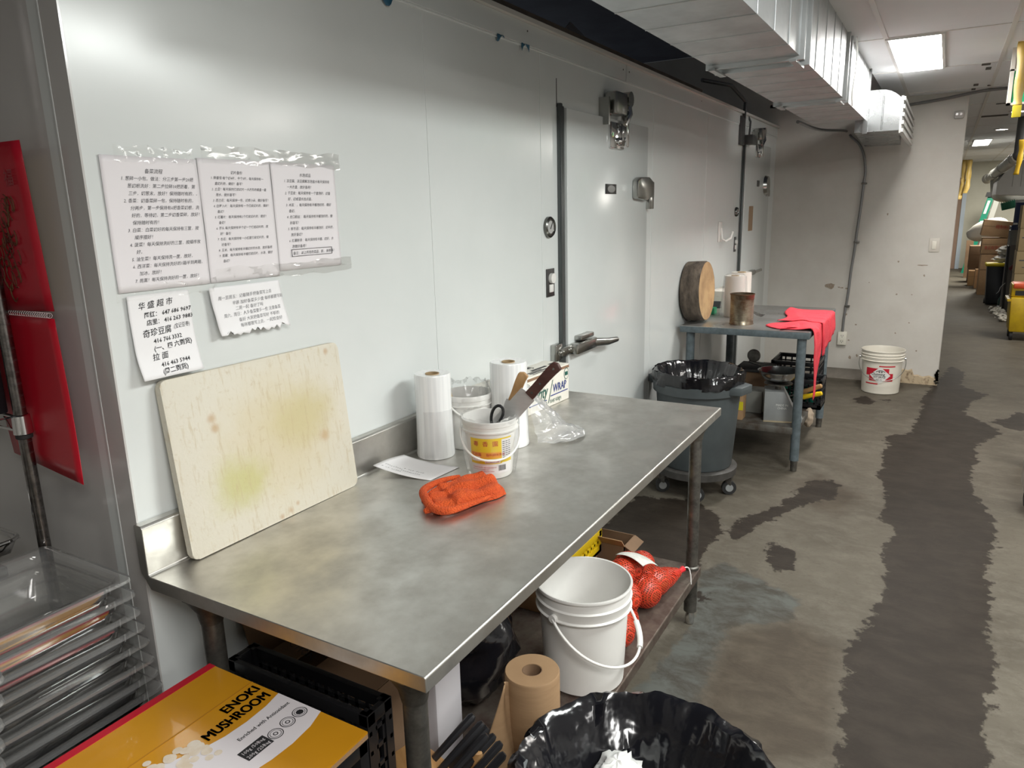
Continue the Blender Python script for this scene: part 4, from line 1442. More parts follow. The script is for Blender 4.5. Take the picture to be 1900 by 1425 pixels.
def bucket(name, label, x, y, z, h, rt, rb, ha, drop, grip, m=None, rings=(0.80, 0.86, 0.93), wire=0.0035):
    t = thing(name, label, 'bucket', (x, y, z))
    m = m or white_pl
    rf = lambda zz: rb + (rt * 0.94 - rb) * min(1.0, zz / h)
    pr = [(0, 0.002), (rb * 0.93, 0.002), (rb * 0.95, 0.0), (rb, 0.006)]
    pr += [(rf(h * rings[0]) , h * rings[0] - 0.002)]
    for q in rings:
        pr += [(rt * 0.99, h * q), (rt * 1.0, h * q + 0.004), (rt * 0.965, h * q + 0.008)]
    pr += [(rt * 0.965, h - 0.012), (rt, h - 0.009), (rt * 1.005, h - 0.003), (rt * 0.995, h), (rt * 0.962, h - 0.001), (rt * 0.93, h - 0.02), (rb * 0.95, 0.016), (rb * 0.9, 0.011), (0, 0.01)]
    b = MB().lathe(pr, 56)
    b.build('body', m, t, smooth=35)
    pts = []
    zt = h * (rings[0] + 0.035)
    for k in range(33):
        s = -1 + 2 * k / 32
        a = ha + s * PI / 2
        rr = rt * (1.03 + 0.16 * (1 - s * s))
        pts.append((rr * math.cos(a), rr * math.sin(a), zt - drop * (1 - abs(s) ** 1.9)))
    b = MB().tube(pts, wire, 8)
    for s in (-1, 1):
        a = ha + s * PI / 2
        b.cyl((rt * 0.96 * math.cos(a), rt * 0.96 * math.sin(a), zt), (rt * 1.05 * math.cos(a), rt * 1.05 * math.sin(a), zt), 0.012, n=16)
    hd = b.build('handle', white_pl if grip else mat('wire', (0.5, 0.5, 0.48), 0.3, 1.0), t)
    if grip:
        i0, i1 = grip
        b = MB().tube(pts[i0:i1 + 1], 0.0085, 10)
        b.build('grip', white_pl, hd)
    return t, rf


bucket('white_bucket', 'large white open bucket with hanging handle on the shelf under the work table', 1.785, 0.822, SZ, 0.315, 0.1425, 0.119, math.radians(258), 0.14, (20, 25), rings=(0.76, 0.86), wire=0.0042)

# kraft paper roll and the sheet hanging from it
t = thing('paper_roll', 'brown kraft paper roll standing in front of the white bucket', 'paper roll', (1.428, 0.802, SZ))
b = MB()
b.lathe([(0.026, 0.235), (0.068, 0.236), (0.0705, 0.232), (0.0705, 0.003), (0.026, 0.0), (0.026, 0.235)], 48)
b.build('wound_paper', kraft, t)
b = MB().lathe([(0.0262, 0.234), (0.024, 0.235), (0.022, 0.22), (0.022, 0.002)], 24)
b.build('core', card_d, t)
b = MB()


def kr(u, v):
    ang = math.radians(165) + 0.0 * u
    d = 0.071 + 0.11 * u
    zz = 0.225 * (1 - v)
    if v >= 0.999:
        zz += 0.014 * wob(u * 17, 2) + 0.01
    return (-0.060 - 0.115 * u * (0.15 + 0.85 * v), 0.03 + 0.05 * u * (0.3 + 0.7 * v) + 0.008 * math.sin(u * 5 + v * 3) - 0.02 * v, zz + 0.003)


b.grid(kr, 16, 18)
b.build('loose_sheet', kraft, t, solid=0.0006)


def crate(name, label, x0, x1, y0, y1, z0, z1, m, nx=5, ny=7, rows=4, group=None, cat='crate', wallt=0.014):
    cx, cy = (x0 + x1) / 2, (y0 + y1) / 2
    t = thing(name, label, cat, (cx, cy, z0), 0, group)
    hx, hy, h = (x1 - x0) / 2, (y1 - y0) / 2, z1 - z0
    b = MB()
    b.box(-hx, hx, -hy, hy, 0, 0.012)
    for (a, c, e, g) in ((-hx, hx, -hy, -hy + wallt), (-hx, hx, hy - wallt, hy), (-hx, -hx + wallt, -hy, hy), (hx - wallt, hx, -hy, hy)):
        b.box(a, c, e, g, h - 0.028, h, bev=0.002)
        b.box(a, c, e, g, 0, 0.03)
    for sx in (-1, 1):
        for sy in (-1, 1):
            b.box(sx * hx - 0.022 * (sx > 0), sx * hx + 0.022 * (sx < 0), sy * hy - 0.022 * (sy > 0), sy * hy + 0.022 * (sy < 0), 0, h)
    b.build('frame', m, t)
    b = MB()
    q = 0.004
    for s, ln, hz in ((0, hx, hy), (1, hy, hx)):
        cnt = nx if s == 0 else ny
        for sg in (-1, 1):
            pos = sg * (hz - wallt / 2)
            for i in range(1, cnt):
                u = -ln + 2 * ln * i / cnt
                if s == 0:
                    b.box(u - 0.005, u + 0.005, pos - q, pos + q, 0.02, h - 0.02)
                else:
                    b.box(pos - q, pos + q, u - 0.005, u + 0.005, 0.02, h - 0.02)
            for j in range(1, rows):
                zz = h * j / rows
                if s == 0:
                    b.box(-ln, ln, pos - q, pos + q, zz - 0.005, zz + 0.005)
                else:
                    b.box(pos - q, pos + q, -ln, ln, zz - 0.005, zz + 0.005)
    b.build('lattice', m, t)
    return t


crate('plastic_crate', 'narrow black lattice basket under the near end of the table, behind the mushroom carton', 0.93, 1.005, 0.90, 1.312, SZ, 0.636, black_pl, nx=3, ny=14, rows=9)
# cardboard box with open flaps inside that crate
t = thing('cardboard_box', 'dark brown carton with open printed flaps behind the narrow black basket under the table', 'box', (1.115, 1.17, SZ))
b = MB()
b.box(-0.10, 0.10, -0.165, 0.165, 0, 0.33)
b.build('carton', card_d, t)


def flap(t, pts, m=card_d, name='flap'):
    b = MB()
    n = Vector(pts[1]) - Vector(pts[0])
    nn = n.cross(Vector(pts[2]) - Vector(pts[0])).normalized() * 0.003
    A = [b.v(p) for p in pts]
    B = [b.v(Vector(p) + nn) for p in pts]
    b.f(A); b.f(B[::-1])
    for i in range(len(pts)):
        b.f([A[i], A[(i + 1) % len(pts)], B[(i + 1) % len(pts)], B[i]])
    return b.build(name, m, t)


flap(t, [(-0.10, -0.165, 0.332), (0.10, -0.165, 0.335), (0.10, -0.03, 0.375), (-0.10, -0.03, 0.375)])
flap(t, [(-0.10, 0.165, 0.335), (0.10, 0.165, 0.335), (0.10, 0.04, 0.37), (-0.10, 0.04, 0.37)])
flap(t, [(0.102, -0.16, 0.33), (0.102, 0.16, 0.33), (0.103, 0.16, 0.40), (0.103, -0.16, 0.40)])
text_mesh([('MUSHROOM FARM', 0.030, -0.155, 0.045, 0, 0.8), ('PRODUCTION', 0.030, -0.155, 0.015, 0, 0.8)], plane_mtx((-0.095, -0.005, 0.3815), (0, -1, -0.3), (1, 0, 0)), 'printing', ink, t)
flap(t, [(-0.07, 0.168, 0.20), (0.10, 0.168, 0.20), (0.11, 0.27, 0.47), (-0.06, 0.27, 0.47)], name='flap')

b = MB().box(1.225, 1.335, 0.955, 1.2, SZ, 0.62, bev=0.01)
tag(b.build('white_carton', mat('dull_white', (0.5, 0.48, 0.5), 0.6)), 'plain white carton standing on the shelf beside the black crate', 'box')


def bag_blob(name, label, c, r, sc, m, seed, n=40, cat='bag', amp=0.16):
    b = MB()
    b.sphere((0, 0, 0), r, n, n // 2, sc, fn=lambda rr, z, a, j: (rr * (1 + amp * wob(a * 2 + seed, j * 0.45, seed) + amp * 0.5 * wob(a * 7, j * 1.3 + seed)), z * (1 + 0.3 * amp * wob(a * 3 + seed, j))))
    o = b.build(name, m, smooth=60, loc=c)
    zmin = min(v.co.z for v in o.data.vertices)
    o.location = (c[0], c[1], c[2] - zmin)
    return tag(o, label, cat)


bag_blob('garbage_bag', 'filled black garbage bag on the shelf behind the kraft roll', (1.52, 1.08, SZ), 0.17, (0.95, 0.85, 1.12), black_bag, 3)

# knife block, rolling pin, torn wrapping
t = thing('knife_block', 'wooden knife block with black handles on the shelf under the near corner of the table', 'knife block', (1.0, 0.88, SZ), math.radians(-38))
wood = mat('block_wood', (0.40, 0.22, 0.085), 0.5, var=(0.3, 0.15, 0.055), vs=10, stretch=(6, 1, 1))
b = MB()
b.M = Matrix(((1, 0, 0, 0), (0, 0, 1, 0), (0, 1, 0, 0), (0, 0, 0, 1)))
b.prism([(-0.10, 0.0), (0.09, 0.0), (0.14, 0.13), (0.05, 0.245), (-0.04, 0.21)], -0.075, 0.07, bev=0.004)
b.build('block', wood, t)
b = MB()
for k in range(7):
    b.box(-0.0025, 0.0025, -0.066 + 0.0205 * k, -0.055 + 0.0205 * k, -0.0008, 0.0008)
for v in b.bm.verts:
    v.co = Vector((0.128, v.co.y, 0.157)) + Vector((v.co.x * 0.6, 0, -v.co.x * 0.8)) + Vector((0.8, 0, 0.6)) * v.co.z
b.build('slot_row', ink, t)
for k, (s, yy, ln) in enumerate(((0.25, -0.05, 0.12), (0.25, -0.02, 0.125), (0.25, 0.012, 0.12), (0.25, 0.045, 0.115), (0.7, -0.045, 0.125), (0.7, -0.01, 0.13), (0.7, 0.03, 0.12))):
    px, pz = 0.14 + (0.05 - 0.14) * s, 0.13 + (0.245 - 0.13) * s
    b = MB()
    b.tube([(px - 0.004, yy, pz - 0.003), (px + 0.25 * ln, yy, pz + 0.22 * ln), (px + 0.75 * ln, yy + 0.003, pz + 0.62 * ln), (px + 0.8 * ln, yy + 0.003, pz + 0.66 * ln)], [0.008, 0.0085, 0.010, 0.006], 8)
    o = b.build('knife', black_pl, None)
    o.matrix_world = Matrix.Translation((1.0, 0.88, SZ)) @ Matrix.Rotation(math.radians(-38), 4, 'Z')
    tag(o, 'black-handled knife standing in the wooden knife block', 'knife', 'black-handled knives in the wooden block')
b = MB()
b.cyl((0, 0, 0), (0.012, -0.014, 0.212), 0.0135, n=20)
b.cyl((0.012, -0.014, 0.212), (0.0122, -0.0142, 0.2155), 0.0135, 0.011, n=20)
o = b.build('rolling_pin', lightwood, loc=(1.131, 0.80, SZ))
tag(o, 'wooden rolling pin with its round end up beside the knife block', 'rolling pin')
b = MB()
b.grid(lambda u, v: (1.0 + 0.0 * u + 0.02 * wob(u * 3, v * 3), 0.70 + 0.15 * u - 0.02 * wob(v * 4, u), 0.24 + 0.15 * v + 0.01 * wob(u * 4, v * 3)), 12, 10)
tag(b.build('crumpled_paper', mat('crumpled_white', (0.6, 0.58, 0.55), 0.7), solid=0.002), 'crumpled white printed wrapping behind the near table leg', 'wrapping')

# onions in red net bags
def net_bag(name, label, lobes, neck, lab):
    base = Vector((2.2, 0.80, SZ))
    t = thing(name, label, 'onion bag', base)
    bb = MB()
    for (c, r) in lobes:
        q = Vector(c) - base
        q.z = max(q.z, r + 0.006)
        bb.sphere(q, r + 0.004, 20, 14)
    for i in range(len(lobes)):
        for j in range(i):
            d = (Vector(lobes[i][0]) - Vector(lobes[j][0])).length
            if d < 0.125:
                bb.tube([Vector(lobes[i][0]) - base, Vector(lobes[j][0]) - base], 0.032, 10)
    if neck:
        bb.tube([Vector(lobes[3][0]) - base, Vector(lobes[3][0]).lerp(Vector(neck), 0.5) - base, Vector(neck) - base], [0.05, 0.038, 0.016], 14)
    me = bpy.data.meshes.new('net')
    bb.bm.to_mesh(me); bb.bm.free()
    me.materials.append(net_mat('red_net', (0.66, 0.05, 0.02), 44.0, 0.14))
    o = bpy.data.objects.new('net', me)
    COL.objects.link(o)
    o.parent = t
    for p_ in me.polygons:
        p_.use_smooth = True
    md = o.modifiers.new('skin', 'REMESH')
    md.mode = 'VOXEL'
    md.voxel_size = 0.006
    md.use_smooth_shade = True
    md = o.modifiers.new('soften', 'SMOOTH')
    md.factor = 0.6
    md.iterations = 10
    if lab:
        b = MB()
        b.grid(lab, 14, 8)
        b.M = Matrix()
        for v in b.bm.verts:
            v.co -= base
        b.build('paper_label', [mat('onion_label', (0.72, 0.72, 0.68), 0.5, var=(0.62, 0.62, 0.55), vs=60)], t, solid=0.001)
    if neck:
        b = MB()
        q = Vector(neck) - base
        b.tube([q + Vector((-0.03, 0.012, 0.0)), q, q + Vector((0.022, -0.008, 0.004))], [0.012, 0.008, 0.012], 8)
        b.build('tied_end', mat('red_twine', (0.7, 0.02, 0.03), 0.5), t)
        b = MB()
        b.tube(smooth_path([q + Vector((0.01, 0, 0.003)), q + Vector((0.035, -0.02, 0.006)), q + Vector((0.04, -0.03, -0.02)), q + Vector((0.035, -0.035, -0.06))]), 0.0025, 6)
        b.build('string', white_pl, t)
    return t


def onion(c, r, label):
    b = MB()
    b.lathe([(0, -r * 0.86), (r * 0.2, -r * 0.84), (r * 0.75, -r * 0.6), (r, -r * 0.05), (r * 0.86, r * 0.5), (r * 0.45, r * 0.82), (r * 0.14, r * 0.95), (r * 0.07, r * 1.15), (0, r * 1.16)], 24)
    o = b.build('onion', mat('onion_skin', (0.42, 0.13, 0.045), 0.4, var=(0.28, 0.06, 0.03), vs=30, stretch=(2, 2, 0.4)), smooth=60)
    o.location = c
    o.rotation_euler = (random.uniform(-1.2, 1.2), random.uniform(-1.2, 1.2), random.uniform(0, 6))
    return tag(o, label, 'onion', 'onions in the red net bags')


LA = [((2.02, 0.795, SZ + 0.058), 0.055), ((2.04, 0.79, SZ + 0.135), 0.05), ((2.10, 0.85, SZ + 0.055), 0.052), ((1.96, 0.775, SZ + 0.055), 0.045)]
LB = [((2.20, 0.87, SZ + 0.058), 0.055), ((2.23, 0.79, SZ + 0.058), 0.055), ((2.22, 0.85, SZ + 0.145), 0.052), ((2.325, 0.785, SZ + 0.054), 0.05), ((2.32, 0.88, SZ + 0.085), 0.055), ((2.14, 0.845, SZ + 0.16), 0.047), ((2.30, 0.83, SZ + 0.125), 0.045)]
net_bag('onion_bag', 'red net bag of onions right behind the white bucket, without a label', LA, None, None)


def lab_fn(u, v):
    return (2.16 + 0.10 * v, 0.775 + 0.10 * u - 0.02 * v, SZ + 0.192 + 0.035 * math.sin(PI * (0.2 + 0.6 * u)) - 0.04 * v * v - 0.02 * (1 - u))


net_bag('onion_bag', 'red net onion bag with paper label and tied end near the far table leg', LB, (2.445, 0.735, SZ + 0.05), lab_fn)
for c, r in LA:
    onion(c, r * 0.92, 'brown onion inside the unlabelled red net bag')
for c, r in LB:
    onion(c, r * 0.92, 'brown onion inside the labelled red net bag')

# cartons behind the onions
b = MB().box(2.02, 2.36, 1.03, 1.3, SZ, 0.335, bev=0.003)
tag(b.build('cardboard_box', card), 'flat brown carton under the yellow tray beneath the far end of the table', 'box')
crate('plastic_tray', 'yellow slotted tray on the flat brown carton under the table', 2.02, 2.38, 1.02, 1.3, 0.3355, 0.425, mat('yellow_plastic', (0.72, 0.5, 0.01), 0.4), nx=12, ny=8, rows=2, cat='tray')
t = thing('open_carton', 'small open brown carton beneath the far end of the table', 'box', (2.43, 1.0, SZ))
b = MB()
b.box(-0.055, 0.055, -0.075, -0.071, 0, 0.14)
b.box(-0.055, 0.055, 0.071, 0.075, 0, 0.14)
b.box(-0.055, -0.051, -0.075, 0.075, 0, 0.14)
b.box(0.051, 0.055, -0.075, 0.075, 0, 0.14)
b.box(-0.055, 0.055, -0.075, 0.075, 0, 0.004)
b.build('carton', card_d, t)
flap(t, [(-0.055, -0.075, 0.14), (0.055, -0.075, 0.14), (0.055, -0.11, 0.12), (-0.055, -0.11, 0.12)], card_d)
flap(t, [(-0.055, 0.075, 0.14), (-0.055, -0.075, 0.14), (-0.085, -0.075, 0.175), (-0.085, 0.075, 0.175)], card)

# ================================================================== FOREGROUND
# bin with black liner at the bottom edge
def bin_liner(rim_r, rim_z, out_r, out_z, seed, depth=0.3, n=120, puff=0.012):
    def fn(r, z, a, j):
        k = 0.5 + 0.5 * min(1, j / 3)
        f = puff * (0.8 * wob(a * 3 + seed, j * 1.6) + 0.6 * wob(a * 7 + seed * 2, j * 2.6) + 0.35 * wob(a * 15 + j * 1.3, j * 3.1 + seed))
        zz = z + 0.35 * puff * wob(a * 6 + seed, j * 2.0)
        if j > 6:
            f *= 1.1
        return max(0.002, r + f), zz
    pr = [(out_r + 0.004, out_z), (out_r + 0.010, out_z + 0.03), (out_r + 0.006, out_z + 0.075), (rim_r + 0.012, rim_z - 0.03), (rim_r + 0.010, rim_z - 0.004), (rim_r, rim_z + 0.006), (rim_r - 0.018, rim_z - 0.002),
          (rim_r - 0.042, rim_z - 0.06), (rim_r * 0.74, rim_z - depth * 0.45), (rim_r * 0.66, rim_z - depth * 0.8), (rim_r * 0.45, rim_z - depth), (0.0, rim_z - depth * 1.02)]
    return MB().lathe(pr, n, fn=fn)


t = thing('trash_can', 'trash can with glossy black liner at the bottom edge, closest to the viewer', 'trash can', (1.072, 0.374, 0))
b = MB()
b.lathe([(0, 0.002), (0.18, 0.002), (0.185, 0.012), (0.222, 0.55), (0.236, 0.555), (0.238, 0.605), (0.228, 0.61), (0.218, 0.60), (0.178, 0.02), (0, 0.015)], 56)
b.build('can', mat('grey_bin', (0.09, 0.1, 0.105), 0.5), t)
bin_liner(0.232, 0.612, 0.236, 0.46, 1.3, depth=0.175).build('liner', black_bag, t, smooth=60)
bag_blob('crumpled_wrapper', 'crumpled white wrapper inside the near trash can', (1.148, 0.458, 0.445), 0.062, (1.0, 0.75, 0.85), mat('crumpled_white2', (0.7, 0.7, 0.68), 0.5), 8, cat='wrapper', amp=0.3)

# mushroom carton
t = thing('mushroom_carton', 'yellow enoki mushroom carton panel with red edge lying on a black crate in the foreground', 'box', (0.669, 1.041, 0))
ey = mat('carton_orange', (0.62, 0.285, 0.012), 0.3, var=(0.56, 0.25, 0.01), vs=3, coat=0.3)
CT = 0.69
b = MB().box(-0.18, 0.18, -0.218, 0.218, CT - 0.004, CT)
b.build('printed_face', [ey], t)
b = MB().box(-0.18, 0.18, -0.218, 0.218, CT - 0.014, CT - 0.004)
for k in range(60):
    b.cyl((-0.177 + 0.006 * k, -0.2185, CT - 0.0085), (-0.177 + 0.006 * k, -0.217, CT - 0.0085), 0.0022, n=6)
b.build('corrugated_edge', card, t)
b = MB()
b.box(-0.1805, 0.1805, 0.200, 0.2188, CT - 0.014, CT + 0.0006)
b.build('red_edge', mat('carton_red', (0.52, 0.012, 0.03), 0.3), t)
ZT = CT + 0.0007
b = MB()
# white curved band: edges as functions of x (x+ is away from the viewer)
up = [(0.18, 0.012), (0.14, 0.003), (0.092, 0.0), (0.046, 0.003), (0.0, 0.014), (-0.046, 0.037), (-0.092, 0.07), (-0.18, 0.128)]
lo = [(0.18, -0.102), (0.14, -0.115), (0.092, -0.12), (0.046, -0.118), (0.0, -0.11), (-0.046, -0.097), (-0.092, -0.08), (-0.18, -0.04)]
vu = [b.v((x, y, ZT)) for x, y in up]
vl = [b.v((x, y, ZT)) for x, y in lo]
for i in range(len(up) - 1):
    b.f([vu[i], vu[i + 1], vl[i + 1], vl[i]])
b.build('white_band', mat('carton_white_print', (0.74, 0.70, 0.72), 0.35), t)
b = MB()
b.box(-0.18, 0.18, 0.086, 0.0885, ZT - 0.0004, ZT + 0.0002)
b.build('flap_seam', mat('carton_seam', (0.42, 0.18, 0.01), 0.5), t)
cm_ = plane_mtx((0, 0, ZT + 0.0005), (1, 0, 0), (0, 1, 0))
text_mesh([q_ for dx in (-0.0009, 0, 0.0009) for dy in (-0.0006, 0.0006) for q_ in (('ENOKI', 0.033, 0.088 + dx, 0.051 + dy, 0, 0.86, 0.03), ('MUSHROOM', 0.033, 0.022 + dx, 0.019 + dy, 0, 0.78))] + [('Enriched with Antioxidant', 0.0125, 0.049, -0.032, 0, 0.90, 0, 0.0002)], cm_, 'black_lettering', ink, t, res=5)
b = MB()
b.poly([(0.024, -0.0865, ZT + 0.0004), (0.080, -0.0865, ZT + 0.0004), (0.080, -0.055, ZT + 0.0004), (0.024, -0.055, ZT + 0.0004)])
for (x, y) in ((0.159, -0.068), (0.128, -0.069), (0.095, -0.0735)):
    b.lathe([(0.0145, ZT + 0.0004), (0.0128, ZT + 0.0005)], 28, c=(x, y, 0))
    b.lathe([(0.0105, ZT + 0.0004), (0.0095, ZT + 0.0005)], 24, c=(x, y, 0))
    b.lathe([(0.0075 if x > 0.15 else 0.005, ZT + 0.0004), (0.0 if x > 0.15 else 0.003, ZT + 0.0005)], 8, c=(x, y, 0))
b.build('black_marks', ink, t, smooth=0)
text_mesh([('100g /50Bag', 0.0115, 0.027, -0.068, 0, 0.86), ('200g /25Bag', 0.0115, 0.027, -0.083, 0, 0.86)], plane_mtx((0, 0, ZT + 0.0009), (1, 0, 0), (0, 1, 0)), 'white_lettering', MATS['carton_white_print'], t)
# printed picture of pale mushrooms (flat print)
mush_a = mat('mushroom_print', (0.66, 0.55, 0.42), 0.35, var=(0.76, 0.68, 0.58), vs=40)
rnd = random.Random(4)
b = MB()
for k in range(46):
    u = rnd.random()
    cx, cy = -0.14 + 0.15 * u + 0.01 * rnd.random(), 0.069 - 0.064 * u + rnd.uniform(-0.032, 0.028)
    rr = rnd.uniform(0.006, 0.012)
    b.lathe([(rr, ZT + 0.0003 + k * 1e-5), (0, ZT + 0.00035 + k * 1e-5)], 14, c=(cx, cy, 0))
b.build('mushroom_picture', mush_a, t, smooth=0)

crate('plastic_crate', 'black lattice crate under the yellow mushroom carton in the foreground', 0.49, 0.848, 0.824, 1.258, 0.03, 0.6755, black_pl, ny=8, rows=6)

# ------------------------------------------------------------------ stacks of clear pans
pan_m = clear('clear_pan', (0.86, 0.86, 0.835), 0.09, 1.1, white=0.13, base=0.04)


def rrect(hx, hy, r, k=6):
    out = []
    for (cx, cy, a0) in ((hx - r, hy - r, 0), (-hx + r, hy - r, 90), (-hx + r, -hy + r, 180), (hx - r, -hy + r, 270)):
        for i in range(k + 1):
            a = math.radians(a0 + 90 * i / k)
            out.append((cx + r * math.cos(a), cy + r * math.sin(a)))
    return out


def pan_mesh():
    b = MB()
    rings = [(0.265, 0.1625, 0.022, -0.006), (0.264, 0.1615, 0.022, 0.0), (0.258, 0.1555, 0.022, 0.001), (0.247, 0.1445, 0.028, -0.001), (0.243, 0.1405, 0.03, -0.008), (0.241, 0.1385, 0.032, -0.028),
             (0.236, 0.1335, 0.032, -0.031), (0.234, 0.1315, 0.034, -0.052), (0.232, 0.1295, 0.036, -0.056), (0.229, 0.1265, 0.038, -0.088), (0.221, 0.1185, 0.035, -0.098), (0.205, 0.103, 0.03, -0.100)]
    R = []
    for hx, hy, r, z in rings:
        R.append([b.v((x, y, z)) for x, y in rrect(hx, hy, r)])
    for i in range(len(R) - 1):
        A, B = R[i], R[i + 1]
        n = len(A)
        for k in range(n):
            b.f([A[k], A[(k + 1) % n], B[(k + 1) % n], B[k]])
    b.f(R[-1])
    return b


WORDS = ['topmost', 'second from the top', 'third from the top', 'fourth from the top', 'fifth from the top', 'sixth from the top', 'seventh from the top', 'lowest']
proto = pan_mesh().build('food_pan', pan_m, smooth=50)
tag(proto, 'clear plastic food pan, topmost of the tall stack beside the mushroom carton', 'food pan', 'clear food pans in the tall stack')
P0X, P0Y = 0.769 - 0.265, 1.345 + 0.1625
for i in range(8):
    o = proto if i == 0 else proto.copy()
    if i:
        COL.objects.link(o)
        o['label'] = 'clear food pan, %s of the tall stack beside the mushroom carton' % WORDS[i]
    o.location = (P0X + 0.0043 * i, P0Y - 0.0008 * i, 0.908 - 0.0378 * i)
    o.rotation_euler = (0, 0, 0.02 * math.sin(i * 2.1))
for i in range(5):
    o = proto.copy()
    COL.objects.link(o)
    o['label'] = 'clear plastic food pan, %s of the nearer stack at the left edge' % ['topmost', 'second from the top', 'third from the top', 'fourth from the top', 'lowest'][i]
    o['group'] = 'clear food pans in the nearer stack'
    o.location = (0.389 - 0.265 - 0.0055 * i, 1.0 + 0.1625 - 0.0025 * i, 1.03 - 0.0285 * i)
    o.rotation_euler = (0, 0, 0.015 * math.sin(i * 1.7 + 1))
# low stand carrying both stacks
t = thing('pan_stand', 'low dark metal stand under the stacks of clear pans', 'stand', (0.42, 1.5, 0))
b = MB()
b.box(-0.16, 0.32, -0.128, 0.17, 0.50, 0.541, bev=0.003)
b.build('top', steel_dirty, t)
for (x, y) in ((-0.13, -0.10), (0.29, -0.10), (-0.13, 0.14), (0.29, 0.14)):
    MB().cyl((x, y, 0), (x, y, 0.5), 0.014, n=12).build('leg', steel_dirty, t)
t = thing('pan_cart', 'small steel cart under the nearer stack of clear pans', 'cart', (0.11, 1.16, 0))
MB().box(-0.24, 0.245, -0.155, 0.15, 0.775, 0.813, bev=0.003).build('top', steel_dirty, t)
for (x, y) in ((-0.2, -0.13), (0.2, -0.13), (-0.2, 0.12), (0.2, 0.12)):
    MB().cyl((x, y, 0), (x, y, 0.775), 0.014, n=12).build('leg', steel_dirty, t)

# ------------------------------------------------------------------ wire rack at the left edge
t = thing('wire_rack', 'chrome wire shelving rack along the left edge with a ridged upright post', 'rack', (0.772, 1.684, 0))
b = MB()
b.cyl((0, 0, 0.03), (0, 0, 2.1), 0.0128, n=20)
post = b.build('post', mat('old_chrome_post', (0.3, 0.28, 0.27), 0.25, 1.0, var=(0.14, 0.13, 0.125), vs=60), t)
b = MB()
for k in range(80):
    z = 0.05 + 0.0255 * k
    b.lathe([(0.0129, z), (0.0124, z + 0.0015), (0.0129, z + 0.003)], 20)
b.build('groove_ring', seam_d, post)
for zz in (1.185, 0.35):
    b = MB()
    b.lathe([(0.014, zz - 0.022), (0.019, zz - 0.02), (0.0175, zz + 0.02), (0.014, zz + 0.022)], 20)
    b.build('collar', chrome, t)
    b = MB()
    b.lathe([(0.0135, zz - 0.032), (0.0165, zz - 0.03), (0.0165, zz - 0.022)], 20)
    b.build('ring', rubber, t)
    b = MB()
    for dz in (0.014, -0.018):
        b.tube([(0, 0.015, zz + dz), (0, 0.9, zz + dz)], 0.0035, 8)
        b.tube([(-0.015, 0.0, zz + dz), (-0.4, 0.0, zz + dz)] if zz < 1 else [(0, 0.9, zz + dz), (-0.4, 0.9, zz + dz)], 0.0035, 8)
    for k in range(18):
        y = 0.05 + 0.05 * k
        b.tube([(0, y, zz - 0.018), (0, y + 0.025, zz + 0.014)], 0.002, 6)
        if zz < 1:
            b.tube([(0, y, zz + 0.016), (-0.4, y, zz + 0.016)], 0.002, 6)
    b.tube([(0, 0.018, zz + 0.016), (-0.4, 0.018, zz + 0.016)] if zz < 1 else [(0, 0.018, zz + 0.016), (-0.05, 0.018, zz + 0.016)], 0.002, 6)
    b.build('wire_shelf', chrome, t)
# black jar with gold lid line and steel lids on the rack
b = MB()
b.box(0.70, 0.775, 1.735, 1.93, 1.203, 1.55, bev=0.006)
tag(b.build('black_tin', black_pl), 'tall black tin on the upper shelf of the wire rack', 'tin')
b = MB()
b.grid(lambda u, v: (0.45 + 0.30 * u, 1.735 + 0.28 * v, 0.868 + 0.05 * max(abs(2 * u - 1) ** 8, abs(2 * v - 1) ** 8)), 16, 16)
b.tube([(x + 0.60, y + 1.875, 0.919) for x, y in rrect(0.152, 0.142, 0.03)], 0.004, 8, closed=True)
tag(b.build('steel_pan', chrome, solid=0.0015), 'shiny stainless pan behind the tall stack of clear pans', 'pan')
t = thing('pan_shelf_board', 'dark shelf board behind the tall pan stack', 'shelf', (0.55, 1.88, 0))
MB().box(-0.2, 0.16, -0.15, 0.2, 0.84, 0.866).build('board', steel_dirty, t)
for (x, y) in ((-0.18, -0.13), (-0.18, 0.18), (0.14, 0.18)):
    MB().cyl((x, y, 0), (x, y, 0.84), 0.012, n=10).build('leg', steel_dirty, t)

# red calendar hanging on the cold-room end face behind the rack post
t = thing('wall_calendar', 'red wall calendar with gold print and white spiral binding hanging behind the rack post', 'calendar', (0.802, 1.545, 1.082))
redp = mat('calendar_red', (0.40, 0.006, 0.02), 0.35, var=(0.33, 0.005, 0.016), vs=6)
b = MB()
b.grid(lambda u, v: (0.002 - 0.01 * v - 0.012 * math.sin(PI * u), 0.0 + 0.30 * u - 0.002 + 0.002 * v, 0.345 + 0.005 * (1 - u) + 0.33 * v), 10, 8)
b.build('upper_card', redp, t, solid=0.0015)
b = MB()
b.grid(lambda u, v: (-0.002 - 0.03 * (1 - v) ** 2 * (1 - u), -0.005 + 0.30 * u - 0.062 * (1 - v) ** 1.5 * (1 - 0.4 * u), 0.0 + 0.012 * u + 0.335 * v), 10, 12)
b.build('lower_card', mat('calendar_red_lower', (0.47, 0.006, 0.02), 0.33), t, solid=0.0012)
b = MB()
b.grid(lambda u, v: (0.008 - 0.01 * v - 0.012 * math.sin(PI * u), 0.012 + 0.28 * u, 0.352 + 0.31 * v), 10, 8)
b.build('golden_back', mat('calendar_gold_back', (0.62, 0.36, 0.05), 0.5), t, solid=0.001)
b = MB()
for k in range(34):
    y = 0.004 + 0.0085 * k
    b.tube([(-0.006 + 0.006 * math.cos(a), y + 0.0008 * math.sin(a), 0.342 + 0.0055 * math.sin(a)) for a in [2 * PI * i / 9 for i in range(9)]], 0.0006, 5, closed=True)
b.build('spiral_binding', mat('spiral_pale', (0.6, 0.5, 0.5), 0.4), t)
